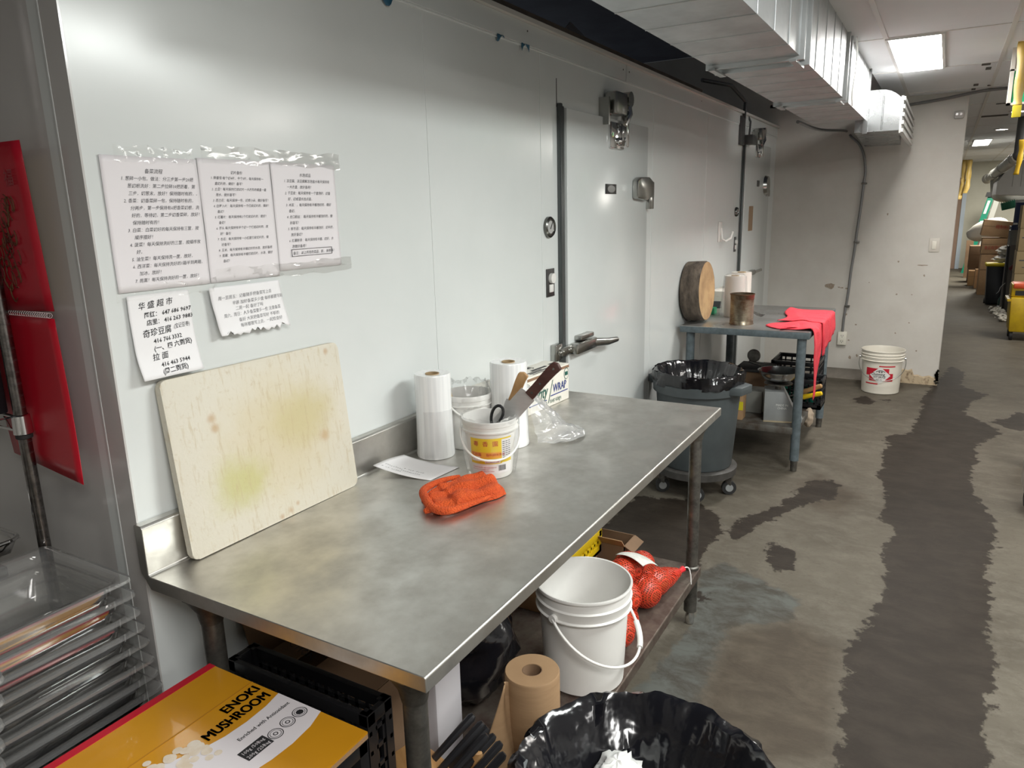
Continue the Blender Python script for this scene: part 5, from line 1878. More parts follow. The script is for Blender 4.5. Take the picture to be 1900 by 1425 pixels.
gold = mat('gold_print', (0.13, 0.07, 0.03), 0.4, 0.4, var=(0.10, 0.03, 0.02), vs=25)
b = MB()
rnd = random.Random(21)
for k in range(60):
    y, z = 0.05 + 0.18 * rnd.random(), 0.38 + 0.19 * rnd.random()
    y = 0.055 + 0.10 * (1 - (z - 0.38) / 0.19) * rnd.random() + 0.05 * rnd.random()
    a = rnd.uniform(0, 6)
    b.tube([(-0.0145, y + 0.012 * math.cos(a + s), z + 0.015 * math.sin(a + s * 1.3)) for s in (0, 0.5, 0.9, 1.3, 1.8, 2.2, 2.7)], 0.0011, 4)
b.build('gold_print', gold, t)
text_mesh([('福', 0.035, -0.065, 0.60, 0)], plane_mtx((-0.0155, 0.0, 0), (0, -1, 0), (0, 0, 1)), 'faint_print', mat('faint_red_print', (0.3, 0.03, 0.04), 0.4), t)
# ================================================================== FAR TABLE AND ITS THINGS
FZ = 0.875
bluegrey = mat('blue_grey_paint', (0.15, 0.185, 0.205), 0.45, 0.2, var=(0.10, 0.125, 0.135), vs=25, vdet=6, rvar=0.15)
t = thing('metal_table', 'blue-grey painted metal table by the back corner', 'table', (5.08, 1.01, 0))
TM = Matrix.Translation((-5.08, -1.01, 0))
b = MB(); b.M = TM
b.box(4.5, 5.665, 0.625, 1.40, FZ - 0.042, FZ - 0.002, bev=0.004)
b.build('apron', bluegrey, t)
b = MB(); b.M = TM
b.box(4.502, 5.663, 0.627, 1.398, FZ - 0.003, FZ)
b.build('tabletop', mat('dull_table_steel', (0.58, 0.58, 0.57), 0.25, 0.95, var=(0.44, 0.44, 0.43), vs=4, vdet=6, rvar=0.2), t)
for (x, y) in ((4.55, 0.672), (4.56, 1.345), (5.6, 0.672), (5.6, 1.345)):
    b = MB(); b.M = TM
    b.cyl((x, y, 0.07), (x, y, FZ - 0.03), 0.027, n=18)
    lg = b.build('leg', bluegrey, t)
    b = MB(); b.M = TM
    b.cyl((x, y, 0), (x, y, 0.07), 0.019, 0.022, n=14)
    b.build('foot', steel_dirty, lg)
b = MB(); b.M = TM
b.box(4.53, 5.63, 0.665, 1.36, 0.235, 0.28, bev=0.004)
b.build('undershelf', mat('dirty_shelf', (0.16, 0.155, 0.14), 0.5, 0.3, var=(0.07, 0.05, 0.035), vs=12, vdet=6), t)

# chopping block standing on its rim
t = thing('chopping_block', 'round wooden chopping block standing on its rim against the cold-room wall', 'chopping block', (4.73, 1.35, FZ))
b = MB()
b.M = Matrix.Translation((0, 0.075, 0.194)) @ Matrix.Rotation(math.radians(90 - 2), 4, 'X')
pr = [(0.175, -0.001), (0.19, 0.008), (0.193, 0.06), (0.192, 0.115), (0.186, 0.128)]
b.lathe(pr, 64, fn=lambda r, z, a, j: (r + 0.002 * wob(a * 6, j), z), cap0=True)
bark = mat('block_bark', (0.05, 0.038, 0.03), 0.8, var=(0.16, 0.125, 0.095), vs=11, vdet=8, stretch=(1, 2.2, 1), bump=0.6, bs=30)
b.build('rim', bark, t)
b = MB()
b.M = Matrix.Translation((0, 0.075, 0.194)) @ Matrix.Rotation(math.radians(90 - 2), 4, 'X')
b.lathe([(0.187, 0.1275), (0.12, 0.126), (0.05, 0.124), (0.0, 0.1235)], 64, fn=lambda r, z, a, j: (r + 0.0015 * wob(a * 6, j), z))
b.build('cut_face', mat('block_face', (0.50, 0.33, 0.165), 0.65, var=(0.24, 0.13, 0.06), vs=8, vdet=8, vlo=0.4, vhi=0.75), t)

# rusty ribbed can
t = thing('rusty_can', 'large rusty ribbed tin can at the front edge of the blue-grey table', 'can', (4.705, 1.065, FZ))
pr = [(0, 0.002), (0.073, 0.002), (0.0745, 0.0), (0.0745, 0.005), (0.072, 0.008)]
for k in range(18):
    z = 0.022 + 0.0075 * k
    pr += [(0.0725, z), (0.0705, z + 0.00375)]
pr += [(0.0725, 0.160), (0.073, 0.184), (0.0755, 0.187), (0.0755, 0.191), (0.0715, 0.19), (0.071, 0.02), (0, 0.01)]
MB().lathe(pr, 48).build('body', mat('rusty_tin', (0.27, 0.235, 0.175), 0.3, 0.9, var=(0.10, 0.055, 0.03), vs=11, vdet=6, rvar=0.3), t, smooth=50)
b = MB()
b.lathe([(0.0755, 0.187), (0.077, 0.189), (0.0755, 0.1925), (0.0715, 0.191)], 40)
b.build('rim', mat('rust_edge', (0.12, 0.06, 0.03), 0.6, 0.6), t)

# film rolls on the far table
def roll_far(x, y, r, h, label, z=FZ):
    t = thing('film_roll', label, 'plastic roll', (x, y, z), 0, 'film rolls on the blue-grey table')
    b = MB()
    b.lathe([(r * 0.4, h - 0.003), (r, h), (r * 1.0, 0.001), (r * 0.4, 0.0), (r * 0.4, h - 0.003)], 36)
    b.build('wound_film', mat('whitish_film', (0.66, 0.62, 0.57), 0.35), t)
    b = MB().lathe([(r * 0.41, 0.002), (r * 0.41, h + 0.002), (r * 0.34, h + 0.001), (r * 0.34, 0.002)], 24)
    b.build('core', MATS['cardboard_core'], t)
    return t


r1 = roll_far(5.02, 1.19, 0.065, 0.275, 'nearer film roll in a clear bag behind the rusty can')
b = MB()
b.lathe([(0.05, 0.285), (0.072, 0.27), (0.085, 0.12), (0.095, 0.004)], 40, fn=lambda r, z, a, j: (r + 0.008 * wob(a * 5, j * 2), z))
b.build('bag', MATS['soft_wrap'], r1)
b = MB()
b.grid(lambda u, v: (-0.02 + 0.12 * u, -0.09 - 0.10 * v, 0.006 + 0.07 * (1 - v) ** 2 * (1 - 0.5 * u) + 0.006 * abs(wob(u * 7, v * 6))), 12, 12)
b.build('bag_tail', MATS['clear_film'], r1)
roll_far(5.42, 1.24, 0.07, 0.265, 'farther film roll behind the bagged one on the blue-grey table')
t = thing('white_carton', 'white carton with printed panel behind the film rolls on the blue-grey table', 'box', (5.5, 1.33, FZ))
MB().box(-0.34, 0.11, -0.05, 0.065, 0.0005, 0.15, bev=0.002).build('carton', cw, t)
b = MB()
for k in range(4):
    b.box(-0.1 + 0.05 * k, -0.07 + 0.05 * k, -0.0512, -0.05, 0.03, 0.045 + 0.015 * (k % 2))
b.box(-0.3412, -0.34, -0.02, 0.04, 0.03, 0.08)
b.build('print', MATS['grey_ink'] if 'grey_ink' in MATS else ink_grey, t)
b = MB().box(5.05, 5.12, 1.33, 1.392, FZ + 0.0005, FZ + 0.045, bev=0.004)
tag(b.build('green_tub', green_pl), 'small green tub between the chopping block and the film rolls', 'tub')

# pink cloth hanging over the front right corner
pink = mat('pink_cloth', (0.78, 0.055, 0.075), 0.85, var=(0.66, 0.035, 0.06), vs=14, bump=0.4, bs=120, stretch=(1, 1, 1))
b = MB()


def drape(x, d, k):
    """x along the edge, d distance from the table's front edge: negative lies on the table, positive hangs"""
    f = 0.006 * wob(x * 13 + k, d * 6)
    if d <= 0:
        return (x, 0.620 - d, FZ + 0.004 + abs(f) * 0.9 + 0.012 * math.exp(-((d + 0.12 + 0.3 * (x - 4.9)) / 0.04) ** 2))
    return (x + 0.02 * d, 0.612 - 0.012 * abs(wob(x * 19 + k, d * 2)) - 0.01 * min(1, d * 10), FZ + 0.004 - d)


def cloth_a(u, v):
    x = 4.56 + 0.42 * u
    dmax = 0.33 * (max(0, 1 - abs(u - 0.16) / 0.30)) ** 0.9 + 0.19 * (1 if u > 0.25 else u * 4) * (1 if u < 0.9 else 0.8) - 0.03 * u
    dmin = -0.20 - 0.09 * math.sin(u * 5)
    return drape(x, dmin + (dmax - dmin) * v, 0)


b.grid(cloth_a, 40, 44)


def cloth_b(u, v):
    x = 4.85 + 0.58 * u
    dmax = 0.21 - 0.08 * u
    dmin = -0.26 + 0.03 * math.sin(u * 6)
    q = drape(x, dmin + (dmax - dmin) * v, 3)
    return (q[0], q[1] - 0.006, q[2] + 0.006)


b.grid(cloth_b, 40, 36)
b.grid(lambda u, v: (4.52 + 0.25 * v + 0.1 * u, 0.80 - 0.02 * v - 0.10 * u, FZ + 0.006 + 0.010 * math.sin(PI * u) + 0.004 * wob(u * 6, v * 6)), 14, 18)
tag(b.build('cloth', pink, smooth=70, solid=0.003), 'pink-red cloth hanging over the corner of the blue-grey table', 'cloth')

# ------------------------------------------------------------------ under the far table
US = 0.2805
t = thing('kitchen_scale', 'grey kitchen scale with a round steel bowl on the lower shelf of the blue-grey table', 'scale', (4.72, 0.80, US), math.radians(12))
b = MB()
b.prism([(-0.10, 0.0), (0.13, 0.0), (0.13, 0.03), (0.10, 0.035), (0.02, 0.19), (-0.10, 0.19)], -0.085, 0.085, bev=0.004)
b.bm.transform(Matrix.Rotation(math.radians(-90), 4, 'Z') @ Matrix.Rotation(math.radians(90), 4, 'X'))
b.bm.transform(Matrix.Translation((0, 0, 0)))
sg = mat('scale_grey', (0.30, 0.31, 0.31), 0.45, var=(0.25, 0.26, 0.26), vs=8)
b.build('housing', sg, t)
b = MB()
b.cyl((0, 0.02, 0.19), (0, 0.02, 0.225), 0.018, n=16)
b.lathe([(0.02, 0.222), (0.085, 0.226), (0.085, 0.232), (0, 0.232)], 32, c=(0, 0.02, 0))
b.build('platform', steel_dirty, t)
b = MB()
b.lathe([(0, 0.236), (0.05, 0.238), (0.09, 0.256), (0.115, 0.29), (0.124, 0.31), (0.128, 0.312), (0.122, 0.313), (0.112, 0.292), (0.085, 0.258), (0.045, 0.243), (0, 0.242)], 48, c=(0, 0.02, 0))
b.build('bowl', mat('bowl_steel', (0.5, 0.5, 0.5), 0.2, 1.0), t)
MB().box(-0.11, 0.14, -0.1, 0.1, 0.0005, 0.004).build('base_plate', mat('stained_plate', (0.4, 0.33, 0.22), 0.6), t)
text_mesh([('MADE IN', 0.02, -0.03, 0.10, 0, 0.9), ('CHINA', 0.02, -0.022, 0.08, 0, 0.9)], plane_mtx((-0.0865, 0.0, 0.0), (0, -1, 0), (0, 0, 1)), 'printing', white_pl, t)

crate('milk_crate', 'upper black plastic crate standing on the floor behind the blue-grey table legs', 5.25, 5.57, 0.66, 0.97, 0.2805, 0.545, black_pl, nx=6, ny=7, rows=5)
crate('milk_crate', 'lower black plastic crate with green things inside at the front of the far shelf', 5.02, 5.235, 0.60, 0.93, 0.2805, 0.475, black_pl, nx=5, ny=8, rows=5)
for i, yy in enumerate((0.68, 0.76, 0.84)):
    b = MB().cyl((5.12, yy, 0.296), (5.12, yy, 0.45), 0.034, n=18)
    tag(b.build('green_bottle', mat('bottle_green', (0.01, 0.16, 0.11), 0.3)), 'green bottle inside the lower black crate under the blue-grey table', 'bottle', 'green bottles in the black crate')
b = MB()
b.box(5.0, 5.24, 0.945, 1.15, US, 0.505, bev=0.004)
tag(b.build('cardboard_box', card_d), 'brown carton behind the scale bowl on the lower shelf of the far table', 'box')
b = MB()
b.box(5.24 - 0.26, 5.25, 0.94, 1.16, 0.5055, 0.525, bev=0.004)
tag(b.build('flat_tray', rubber), 'dark flat tray lying on the brown carton behind the scale', 'lid')
b = MB()
b.prism([(-0.06, 0), (0.06, 0), (0.075, 0.15), (-0.075, 0.15)], -0.07, 0.07, bev=0.006)
b.bm.transform(Matrix.Rotation(math.radians(90), 4, 'X'))
o = b.build('grey_container', mat('grey_tub', (0.22, 0.22, 0.2), 0.5), loc=(4.83, 0.99, US))
tag(o, 'grey plastic container between the round bin and the scale', 'container')
b = MB().box(4.57, 4.66, 1.00, 1.12, US, 0.50, bev=0.003)
tag(b.build('cardboard_box', card), 'tall brown carton seen right behind the grey round bin', 'box')
t = thing('scoop', 'metal scoop with flat blade standing on the dark tray under the far table', 'scoop', (5.1, 1.06, 0.5255))
MB().cyl((0, 0.03, 0.03), (0, -0.06, 0.006), 0.008, n=10).build('handle', steel_dirty, t)
b = MB(); b.M = Matrix.Translation((0, 0.0, 0.07)) @ Matrix.Rotation(0.5, 4, 'X') @ Matrix.Rotation(PI / 2, 4, 'Y')
b.lathe([(0, 0), (0.04, 0.004), (0.045, 0.01), (0.04, 0.008), (0, 0.004)], 24)
b.build('blade', steel_dirty, t)
for (nm, lb, hm, p0, p1, r) in (('hatchet', 'tool with bare wooden handle sticking out from the lower shelf above the yellow one', lightwood, (4.93, 0.73, 0.40), (4.9, 0.585, 0.475), 0.016),
                               ('scraper', 'tool with yellow plastic handle sticking out from the lower shelf', mat('tool_yellow', (0.75, 0.5, 0.01), 0.35), (4.88, 0.715, 0.385), (4.86, 0.575, 0.435), 0.0155)):
    t = thing(nm, lb, 'tool', p0)
    d = Vector(p1) - Vector(p0)
    b = MB()
    b.tube([tuple(d * s) for s in (0.12, 0.2, 0.5, 0.85, 0.97, 1.0)], [r * 0.8, r * 1.15, r * 0.9, r, r * 0.85, r * 0.4], 12)
    b.build('handle', hm, t)
    b = MB()
    b.tube([tuple(d * s) for s in (-0.9, 0.14)], [0.006, 0.007], 8)
    b.box(d.x * -0.9 - 0.005, d.x * -0.9 + 0.005, d.y * -0.9 - 0.03, d.y * -0.9 + 0.06, d.z * -0.9 - 0.07, d.z * -0.9 + 0.01)
    b.build('blade', steel_dirty, t)
bag_blob('rag', 'dirty beige rag hanging at the end of the lower shelf', (5.0, 0.665, 0.16), 0.06, (0.7, 0.5, 1.1), mat('dirty_rag', (0.4, 0.32, 0.24), 0.9), 5, cat='rag')

# ------------------------------------------------------------------ grey round bin on its dolly
t = thing('rubbish_bin', 'grey round rubbish bin with black liner on a wheeled dolly between the two tables', 'bin', (3.99, 1.125, 0))
gb = mat('bin_grey', (0.075, 0.088, 0.092), 0.5, var=(0.06, 0.07, 0.074), vs=6)
b = MB()
pr = [(0, 0.172), (0.195, 0.172), (0.2, 0.18), (0.232, 0.60), (0.25, 0.605), (0.252, 0.655), (0.24, 0.66), (0.243, 0.70), (0.25, 0.712), (0.238, 0.715), (0.228, 0.6), (0.19, 0.19), (0, 0.185)]
b.lathe(pr, 56)
b.build('can', gb, t)
bin_liner(0.243, 0.715, 0.246, 0.645, 4.2, depth=0.25, puff=0.013).build('liner', black_bag, t, smooth=60)
for s in (-1, 1):
    b = MB()
    b.M = Matrix.Rotation(math.radians(-104 if s > 0 else 76), 4, 'Z')
    b.prism([(0.235, -0.085), (0.295, -0.06), (0.295, 0.06), (0.235, 0.085)], 0.615, 0.66, bev=0.004)
    b.build('handle', gb, t)
t2 = thing('bin_dolly', 'round wheeled dolly under the grey rubbish bin', 'dolly', (3.99, 1.125, 0))
dm = mat('dolly_grey', (0.04, 0.037, 0.034), 0.6, var=(0.07, 0.065, 0.06), vs=20)
MB().lathe([(0, 0.125), (0.21, 0.12), (0.228, 0.125), (0.231, 0.165), (0.22, 0.171), (0.20, 0.17), (0, 0.17)], 48).build('deck', dm, t2)
for k in range(5):
    a = math.radians(20 + 72 * k + 36)
    x, y = 0.195 * math.cos(a), 0.195 * math.sin(a)
    b = MB()
    b.cyl((x - 0.013, y - 0.006, 0.042), (x + 0.013, y + 0.006, 0.042), 0.04, n=22)
    wh = b.build('caster', rubber, t2)
    b = MB()
    b.cyl((x - 0.016, y - 0.008, 0.042), (x + 0.016, y + 0.008, 0.042), 0.022, n=16)
    b.build('hub', MATS['scale_grey'], wh)
    b = MB()
    b.box(x - 0.018, x + 0.018, y - 0.016, y + 0.016, 0.06, 0.126)
    b.build('fork', steel_dirty, wh)
b = MB().box(-0.0, 0.001, -0.022, 0.022, 0, 0.055)
o = b.build('warning_label', mat('yellow_label', (0.65, 0.55, 0.02), 0.5), loc=(4.568, 1.02, 0.345))
tag(o, 'yellow printed label on the tall carton beside the grey round bin', 'label')
o.rotation_euler = (0, 0, 0)

# ------------------------------------------------------------------ soy sauce pail by the back wall
t, rf = bucket('sauce_pail', 'white pail with red soy sauce label standing by the back wall', 6.955, 0.362, 0.0, 0.375, 0.172, 0.148, math.radians(183), 0.165, None, m=mat('cream_pail', (0.76, 0.72, 0.63), 0.35), rings=(0.76, 0.84, 0.9))
SA = math.radians(183)
rl = mat('label_red', (0.52, 0.012, 0.03), 0.45)
b = MB()
for (x0, x1, z0, z1) in ((-0.125, 0.06, 0.165, 0.228), (-0.095, 0.095, 0.118, 0.185), (-0.02, 0.11, 0.242, 0.252), (-0.125, -0.02, 0.088, 0.098)):
    patch_on(b, rf, SA, x0, x1, z0, z1, eps=0.0016, n=40)
lab = b.build('red_label', rl, t)
b = MB()
n = 24
for i in range(n):
    u0, u1 = -1 + 2 * i / n, -1 + 2 * (i + 1) / n
    q = []
    for (u, s) in ((u0, -1), (u1, -1), (u1, 1), (u0, 1)):
        x = -0.008 + 0.082 * u
        z = 0.168 + s * 0.075 * (1 - abs(u))
        r = rf(z) + 0.0024
        q.append(b.v((r * math.cos(SA + x / rf(z)), r * math.sin(SA + x / rf(z)), z)))
    b.f(q) if 0 < i < n - 1 else b.f([q[1], q[2], q[0]] if i == 0 else [q[0], q[1], q[3]])
b.build('white_diamond', white_pl, lab)
o = text_mesh([('Chunming', 0.034, -0.078, 0.168, 0.2, 0.75, 0, 0.0006), ('SOY SAUCE', 0.026, -0.058, 0.146, 0.1, 0.68, 0, 0.0006), ('NET 20L', 0.014, -0.036, 0.128, 0, 0.9)], Matrix(), 'black_lettering', ink, lab)
wrap_on(o, 0, 0, rf, SA, 0.0034)
b = MB()
for (x0, x1, z0, z1) in ((-0.04, -0.03, 0.198, 0.204), (-0.03, -0.02, 0.203, 0.209), (-0.02, 0.01, 0.208, 0.214), (0.01, 0.02, 0.203, 0.209), (0.02, 0.03, 0.198, 0.204), (-0.02, -0.008, 0.194, 0.204), (-0.002, 0.01, 0.194, 0.204)):
    patch_on(b, rf, SA, x0, x1, z0, z1, eps=0.0034, n=1)
b.build('mountain_mark', ink, lab)

# ================================================================== RIGHT EDGE AND PASSAGE
t = thing('steel_cart', 'stainless cart whose rounded corner and black caster show at the right edge', 'cart', (4.6, -0.72, 0))
b = MB()
b.box(-0.3, 0.0, -0.25, 0.237, 0.10, 0.8, bev=0.025, seg=4)
b.build('body', steel, t)
b = MB()
b.box(-0.006, 0.004, -0.22, 0.215, 0.13, 0.77)
b.build('side_panel', MATS['scale_grey'], t)
for (x, y) in ((-0.06, 0.20), (-0.26, 0.20), (-0.06, -0.2), (-0.26, -0.2)):
    b = MB()
    b.cyl((x, y - 0.016, 0.05), (x, y + 0.016, 0.05), 0.05, n=24)
    b.box(x - 0.012, x + 0.012, y - 0.02, y + 0.02, 0.05, 0.11)
    b.build('caster', rubber, t)
b = MB()
b.cyl((5.3, -0.60, 0.085), (5.3, -0.565, 0.085), 0.085, n=28)
b.box(5.27, 5.33, -0.62, -0.58, 0.07, 0.24)
tag(b.build('caster_wheel', rubber), 'large black caster wheel beyond the stainless cart at the right edge', 'wheel')

t = thing('hanging_sign', 'green and grey framed panel hung from the ceiling at the top right edge', 'sign', (5.5, -0.55, 2.15))
b = MB()
b.box(-0.02, 0.02, 0.285, 0.305, 0.0, 0.318)
b.box(-0.02, 0.02, -0.305, -0.285, 0.0, 0.318)
b.box(-0.02, 0.02, -0.305, 0.305, 0.0, 0.012)
b.box(-0.02, 0.02, -0.305, 0.305, 0.19, 0.2)
b.build('frame', mat('sign_frame', (0.6, 0.58, 0.54), 0.4), t)
MB().box(-0.014, 0.014, -0.285, 0.285, 0.012, 0.19).build('green_panel', mat('sign_green', (0.01, 0.36, 0.16), 0.4), t)
MB().box(-0.014, 0.014, -0.285, 0.285, 0.2, 0.318).build('grey_panel', MATS['grey_device'], t)


def strip(name, label, pts, wd, m, cat='tape', group=None, axis=(0, 1, 0)):
    pts = smooth_path(pts, 5)
    b = MB()
    ax = Vector(axis)
    L_, R_ = [], []
    for i, p in enumerate(pts):
        k = wd * (0.92 + 0.12 * math.sin(i * 0.9))
        tw = Vector((0.12 * k * math.sin(i * 0.5), 0, 0))
        L_.append(b.v(p - ax * k / 2 - tw)); R_.append(b.v(p + ax * k / 2 + tw))
    for i in range(len(pts) - 1):
        b.f([L_[i], L_[i + 1], R_[i + 1], R_[i]])
    o = b.build(name, m, solid=0.003)
    return tag(o, label, cat, group)


yel = mat('fly_strip', (0.66, 0.45, 0.10), 0.4, var=(0.72, 0.52, 0.2), vs=12)
strip('fly_strip', 'tan sticky strip hanging in front of the green panel at the top right', [(5.3, -0.28, 2.47), (5.3, -0.285, 2.35), (5.3, -0.289, 2.2), (5.3, -0.288, 2.13)], 0.05, yel)
b = MB().box(5.27, 5.29, -0.312, -0.268, 2.06, 2.125, bev=0.003)
tag(b.build('yellow_clip', mat('clip_yellow', (0.62, 0.5, 0.03), 0.4)), 'yellow cartridge at the lower end of the tan sticky strip', 'clip')
strip('fly_strip', 'left one of two thin yellow sticky strips far down the passage', [(19.5, -0.235, 2.465), (19.5, -0.24, 2.1), (19.5, -0.245, 2.02), (19.5, -0.24, 1.9), (19.5, -0.22, 1.72), (19.5, -0.2, 1.62)], 0.09, yel)
strip('fly_strip', 'right one of two thin yellow sticky strips far down the passage', [(19.4, -0.325, 2.46), (19.4, -0.33, 2.3), (19.4, -0.335, 2.1), (19.4, -0.33, 1.9), (19.4, -0.30, 1.75)], 0.1, yel)
strip('fly_strip', 'bright yellow sticky strip in front of the pipes at the right edge', [(9.5, -0.60, 2.2), (9.5, -0.605, 2.1), (9.5, -0.60, 1.98), (9.5, -0.585, 1.85)], 0.05, mat('fly_strip_bright', (0.8, 0.5, 0.03), 0.4))

t = thing('drain_pipe', 'grey and white drain pipe dropping from the ceiling and running down the passage', 'pipe', (10, -0.6, 2.0))
PM = Matrix.Translation((-10, 0.6, -2.0))
b = MB(); b.M = PM
b.cyl((10.0, -0.625, 2.462), (10.0, -0.625, 2.08), 0.055, n=18)
b.sphere((10.0, -0.625, 2.07), 0.062, 16, 10)
b.build('riser', mat('pipe_dark_grey', (0.11, 0.11, 0.11), 0.4), t)
b = MB(); b.M = PM
b.cyl((10.0, -0.62, 2.06), (16.2, -0.58, 1.97), 0.065, n=18)
for x in (10.4, 12.3, 14.0, 15.6):
    s = (x - 10) / 6.2
    b.cyl((x, -0.62 + 0.04 * s, 2.06 - 0.09 * s), (x + 0.22, -0.62 + 0.04 * (s + 0.035), 2.06 - 0.09 * s - 0.003), 0.074, n=18)
b.sphere((16.2, -0.58, 1.97), 0.09, 16, 10)
b.build('long_run', mat('pipe_white', (0.55, 0.54, 0.48), 0.4), t)
b = MB(); b.M = PM
b.tube(smooth_path([(15.2, -0.64, 1.98), (15.2, -0.66, 1.8), (15.2, -0.68, 1.68), (15.2, -0.74, 1.63), (15.2, -0.9, 1.61), (15.2, -1.3, 1.6)], 5), 0.062, 14)
b.build('drop_elbow', MATS['pipe_white'], t)
b = MB()
b.prism([(-0.56, 1.84), (-0.56, 1.67), (-1.6, 1.62), (-1.6, 2.3), (-0.85, 2.17), (-0.72, 2.13)], 0, 1.1)
for v in b.bm.verts:
    v.co = Vector((13.0 + v.co.z, v.co.x - 0.03, v.co.y))
for k in range(4):
    b.box(12.985, 13.0, -0.78 - 0.1 * k, -0.775 - 0.1 * k, 1.78, 2.18)
tag(b.build('exhaust_hood', mat('hood_grey', (0.38, 0.37, 0.35), 0.5, 0.3)), 'dull grey hood casing behind the drain pipe', 'hood')

t = thing('step_ladder', 'green step ladder leaning at the far end of the passage', 'ladder', (19.6, -0.7, 0))
LM = Matrix.Translation((-19.6, 0.7, 0))
lg_ = mat('ladder_green', (0.005, 0.23, 0.14), 0.4)


def slab(b, p0, p1, wy, wx):
    p0, p1 = Vector(p0), Vector(p1)
    vs = []
    for p in (p0, p1):
        for dx in (-wx / 2, wx / 2):
            for dy in (-wy / 2, wy / 2):
                vs.append(b.v(p + Vector((dx, dy, 0))))
    for q in ((0, 1, 3, 2), (4, 6, 7, 5), (0, 4, 5, 1), (2, 3, 7, 6), (0, 2, 6, 4), (1, 5, 7, 3)):
        b.f([vs[i] for i in q])


b = MB(); b.M = LM
slab(b, (19.5, -0.46, 0), (19.5, -0.80, 1.66), 0.12, 0.05)
b.build('rail', lg_, t)
b = MB(); b.M = LM
slab(b, (19.52, -0.62, 0), (19.52, -0.93, 1.66), 0.10, 0.05)
b.build('rail', mat('ladder_pale', (0.5, 0.5, 0.46), 0.4), t)
b = MB(); b.M = LM
slab(b, (19.48, -0.78, 1.66), (19.48, -0.80, 1.76), 0.17, 0.12)
b.build('top_cap', black_pl, t)
b = MB(); b.M = LM
slab(b, (19.465, -0.715, 1.30), (19.465, -0.775, 1.58), 0.05, 0.01)
slab(b, (19.465, -0.66, 1.03), (19.465, -0.685, 1.15), 0.06, 0.01)
b.build('label', white_pl, t)
for k in range(5):
    z = 0.25 + 0.28 * k
    b = MB(); b.M = LM
    s = z / 1.66
    slab(b, (19.55, -0.46 - 0.34 * s - 0.03, z), (19.55, -0.62 - 0.31 * s, z + 0.03), 0.06, 0.06)
    b.build('rung', MATS['ladder_pale'], t)


def carton(x, y0, y1, z0, z1, depth, label, m, tilt=0.0, text=None, name='cardboard_box'):
    cy = (y0 + y1) / 2
    t = thing(name, label, 'box', (x, cy, z0))
    hy = abs(y1 - y0) / 2
    b = MB()
    b.M = Matrix.Rotation(tilt, 4, 'X')
    b.box(0, depth, -hy, hy, 0, z1 - z0, bev=0.004)
    b.build('carton', m, t)
    b = MB()
    b.M = Matrix.Rotation(tilt, 4, 'X')
    b.box(-0.002, 0.0, -hy, hy, (z1 - z0) * 0.62, (z1 - z0) * 0.635)
    b.build('seam', card_d, t)
    if text:
        text_mesh([text], Matrix.Rotation(tilt, 4, 'X') @ plane_mtx((-0.004, hy * 0.55, (z1 - z0) * 0.3), (0, -1, 0), (0, 0, 1)), 'red_print', mat('faded_red', (0.42, 0.06, 0.04), 0.7), t)
    return t


carton(15.0, -1.02, -0.58, 0.0, 0.69, 0.5, 'large brown carton at the bottom of the stack behind the yellow-lidded bin', card)
carton(15.0, -1.0, -0.57, 0.70, 0.96, 0.5, 'middle brown carton with faded red print in the stack down the passage', card, 0.0, ('食品有限公司', 0.07, -0.06, 0.0, 0, 0.7))
carton(15.0, -0.985, -0.535, 0.985, 1.25, 0.45, 'topmost tilted brown carton with red print in the stack down the passage', card, 0.12, ('精制粉丝', 0.075, 0.08, 0.06, 0, 0.8))
carton(17.2, -0.68, -0.46, 0.28, 0.72, 0.35, 'dark brown carton below the white sack down the passage', card_d)
carton(17.2, -0.70, -0.47, 0.0, 0.275, 0.4, 'brown carton at floor level under the dark carton', card_d)
carton(16.6, -0.60, -0.47, 0.0, 0.28, 0.2, 'small light-brown carton on the floor, farther left of a pair', mat('light_cardboard', (0.46, 0.27, 0.12), 0.8))
carton(16.1, -0.655, -0.56, 0.0, 0.35, 0.25, 'small upright brown carton on the floor, right one of a pair', card)
b = MB()
slab(b, (18.3, -0.49, 0), (18.3, -0.48, 0.78), 0.13, 0.03)
tag(b.build('flat_cardboard', card_d), 'flattened brown cardboard leaning beside the ladder foot', 'cardboard')
b = MB()
b.sphere((0, 0, 0), 0.2, 28, 16, (1.1, 1.75, 0.95), fn=lambda r, z, a, j: (r * (1 + 0.06 * wob(a * 3, j * 0.5)), z))
o = b.build('grain_sack', mat('sack_white', (0.68, 0.65, 0.58), 0.8), smooth=70, loc=(16.75, -0.70, 1.05))
o.rotation_euler = (math.radians(-22), 0, 0)
tag(o, 'pale lumpy sack lying across the cartons down the passage', 'sack')
b = MB().box(16.55, 17.1, -1.1, -0.72, 0, 0.82, bev=0.004)
tag(b.build('cardboard_box', card_d), 'large dark carton hidden behind the stack and under the pale sack', 'box')

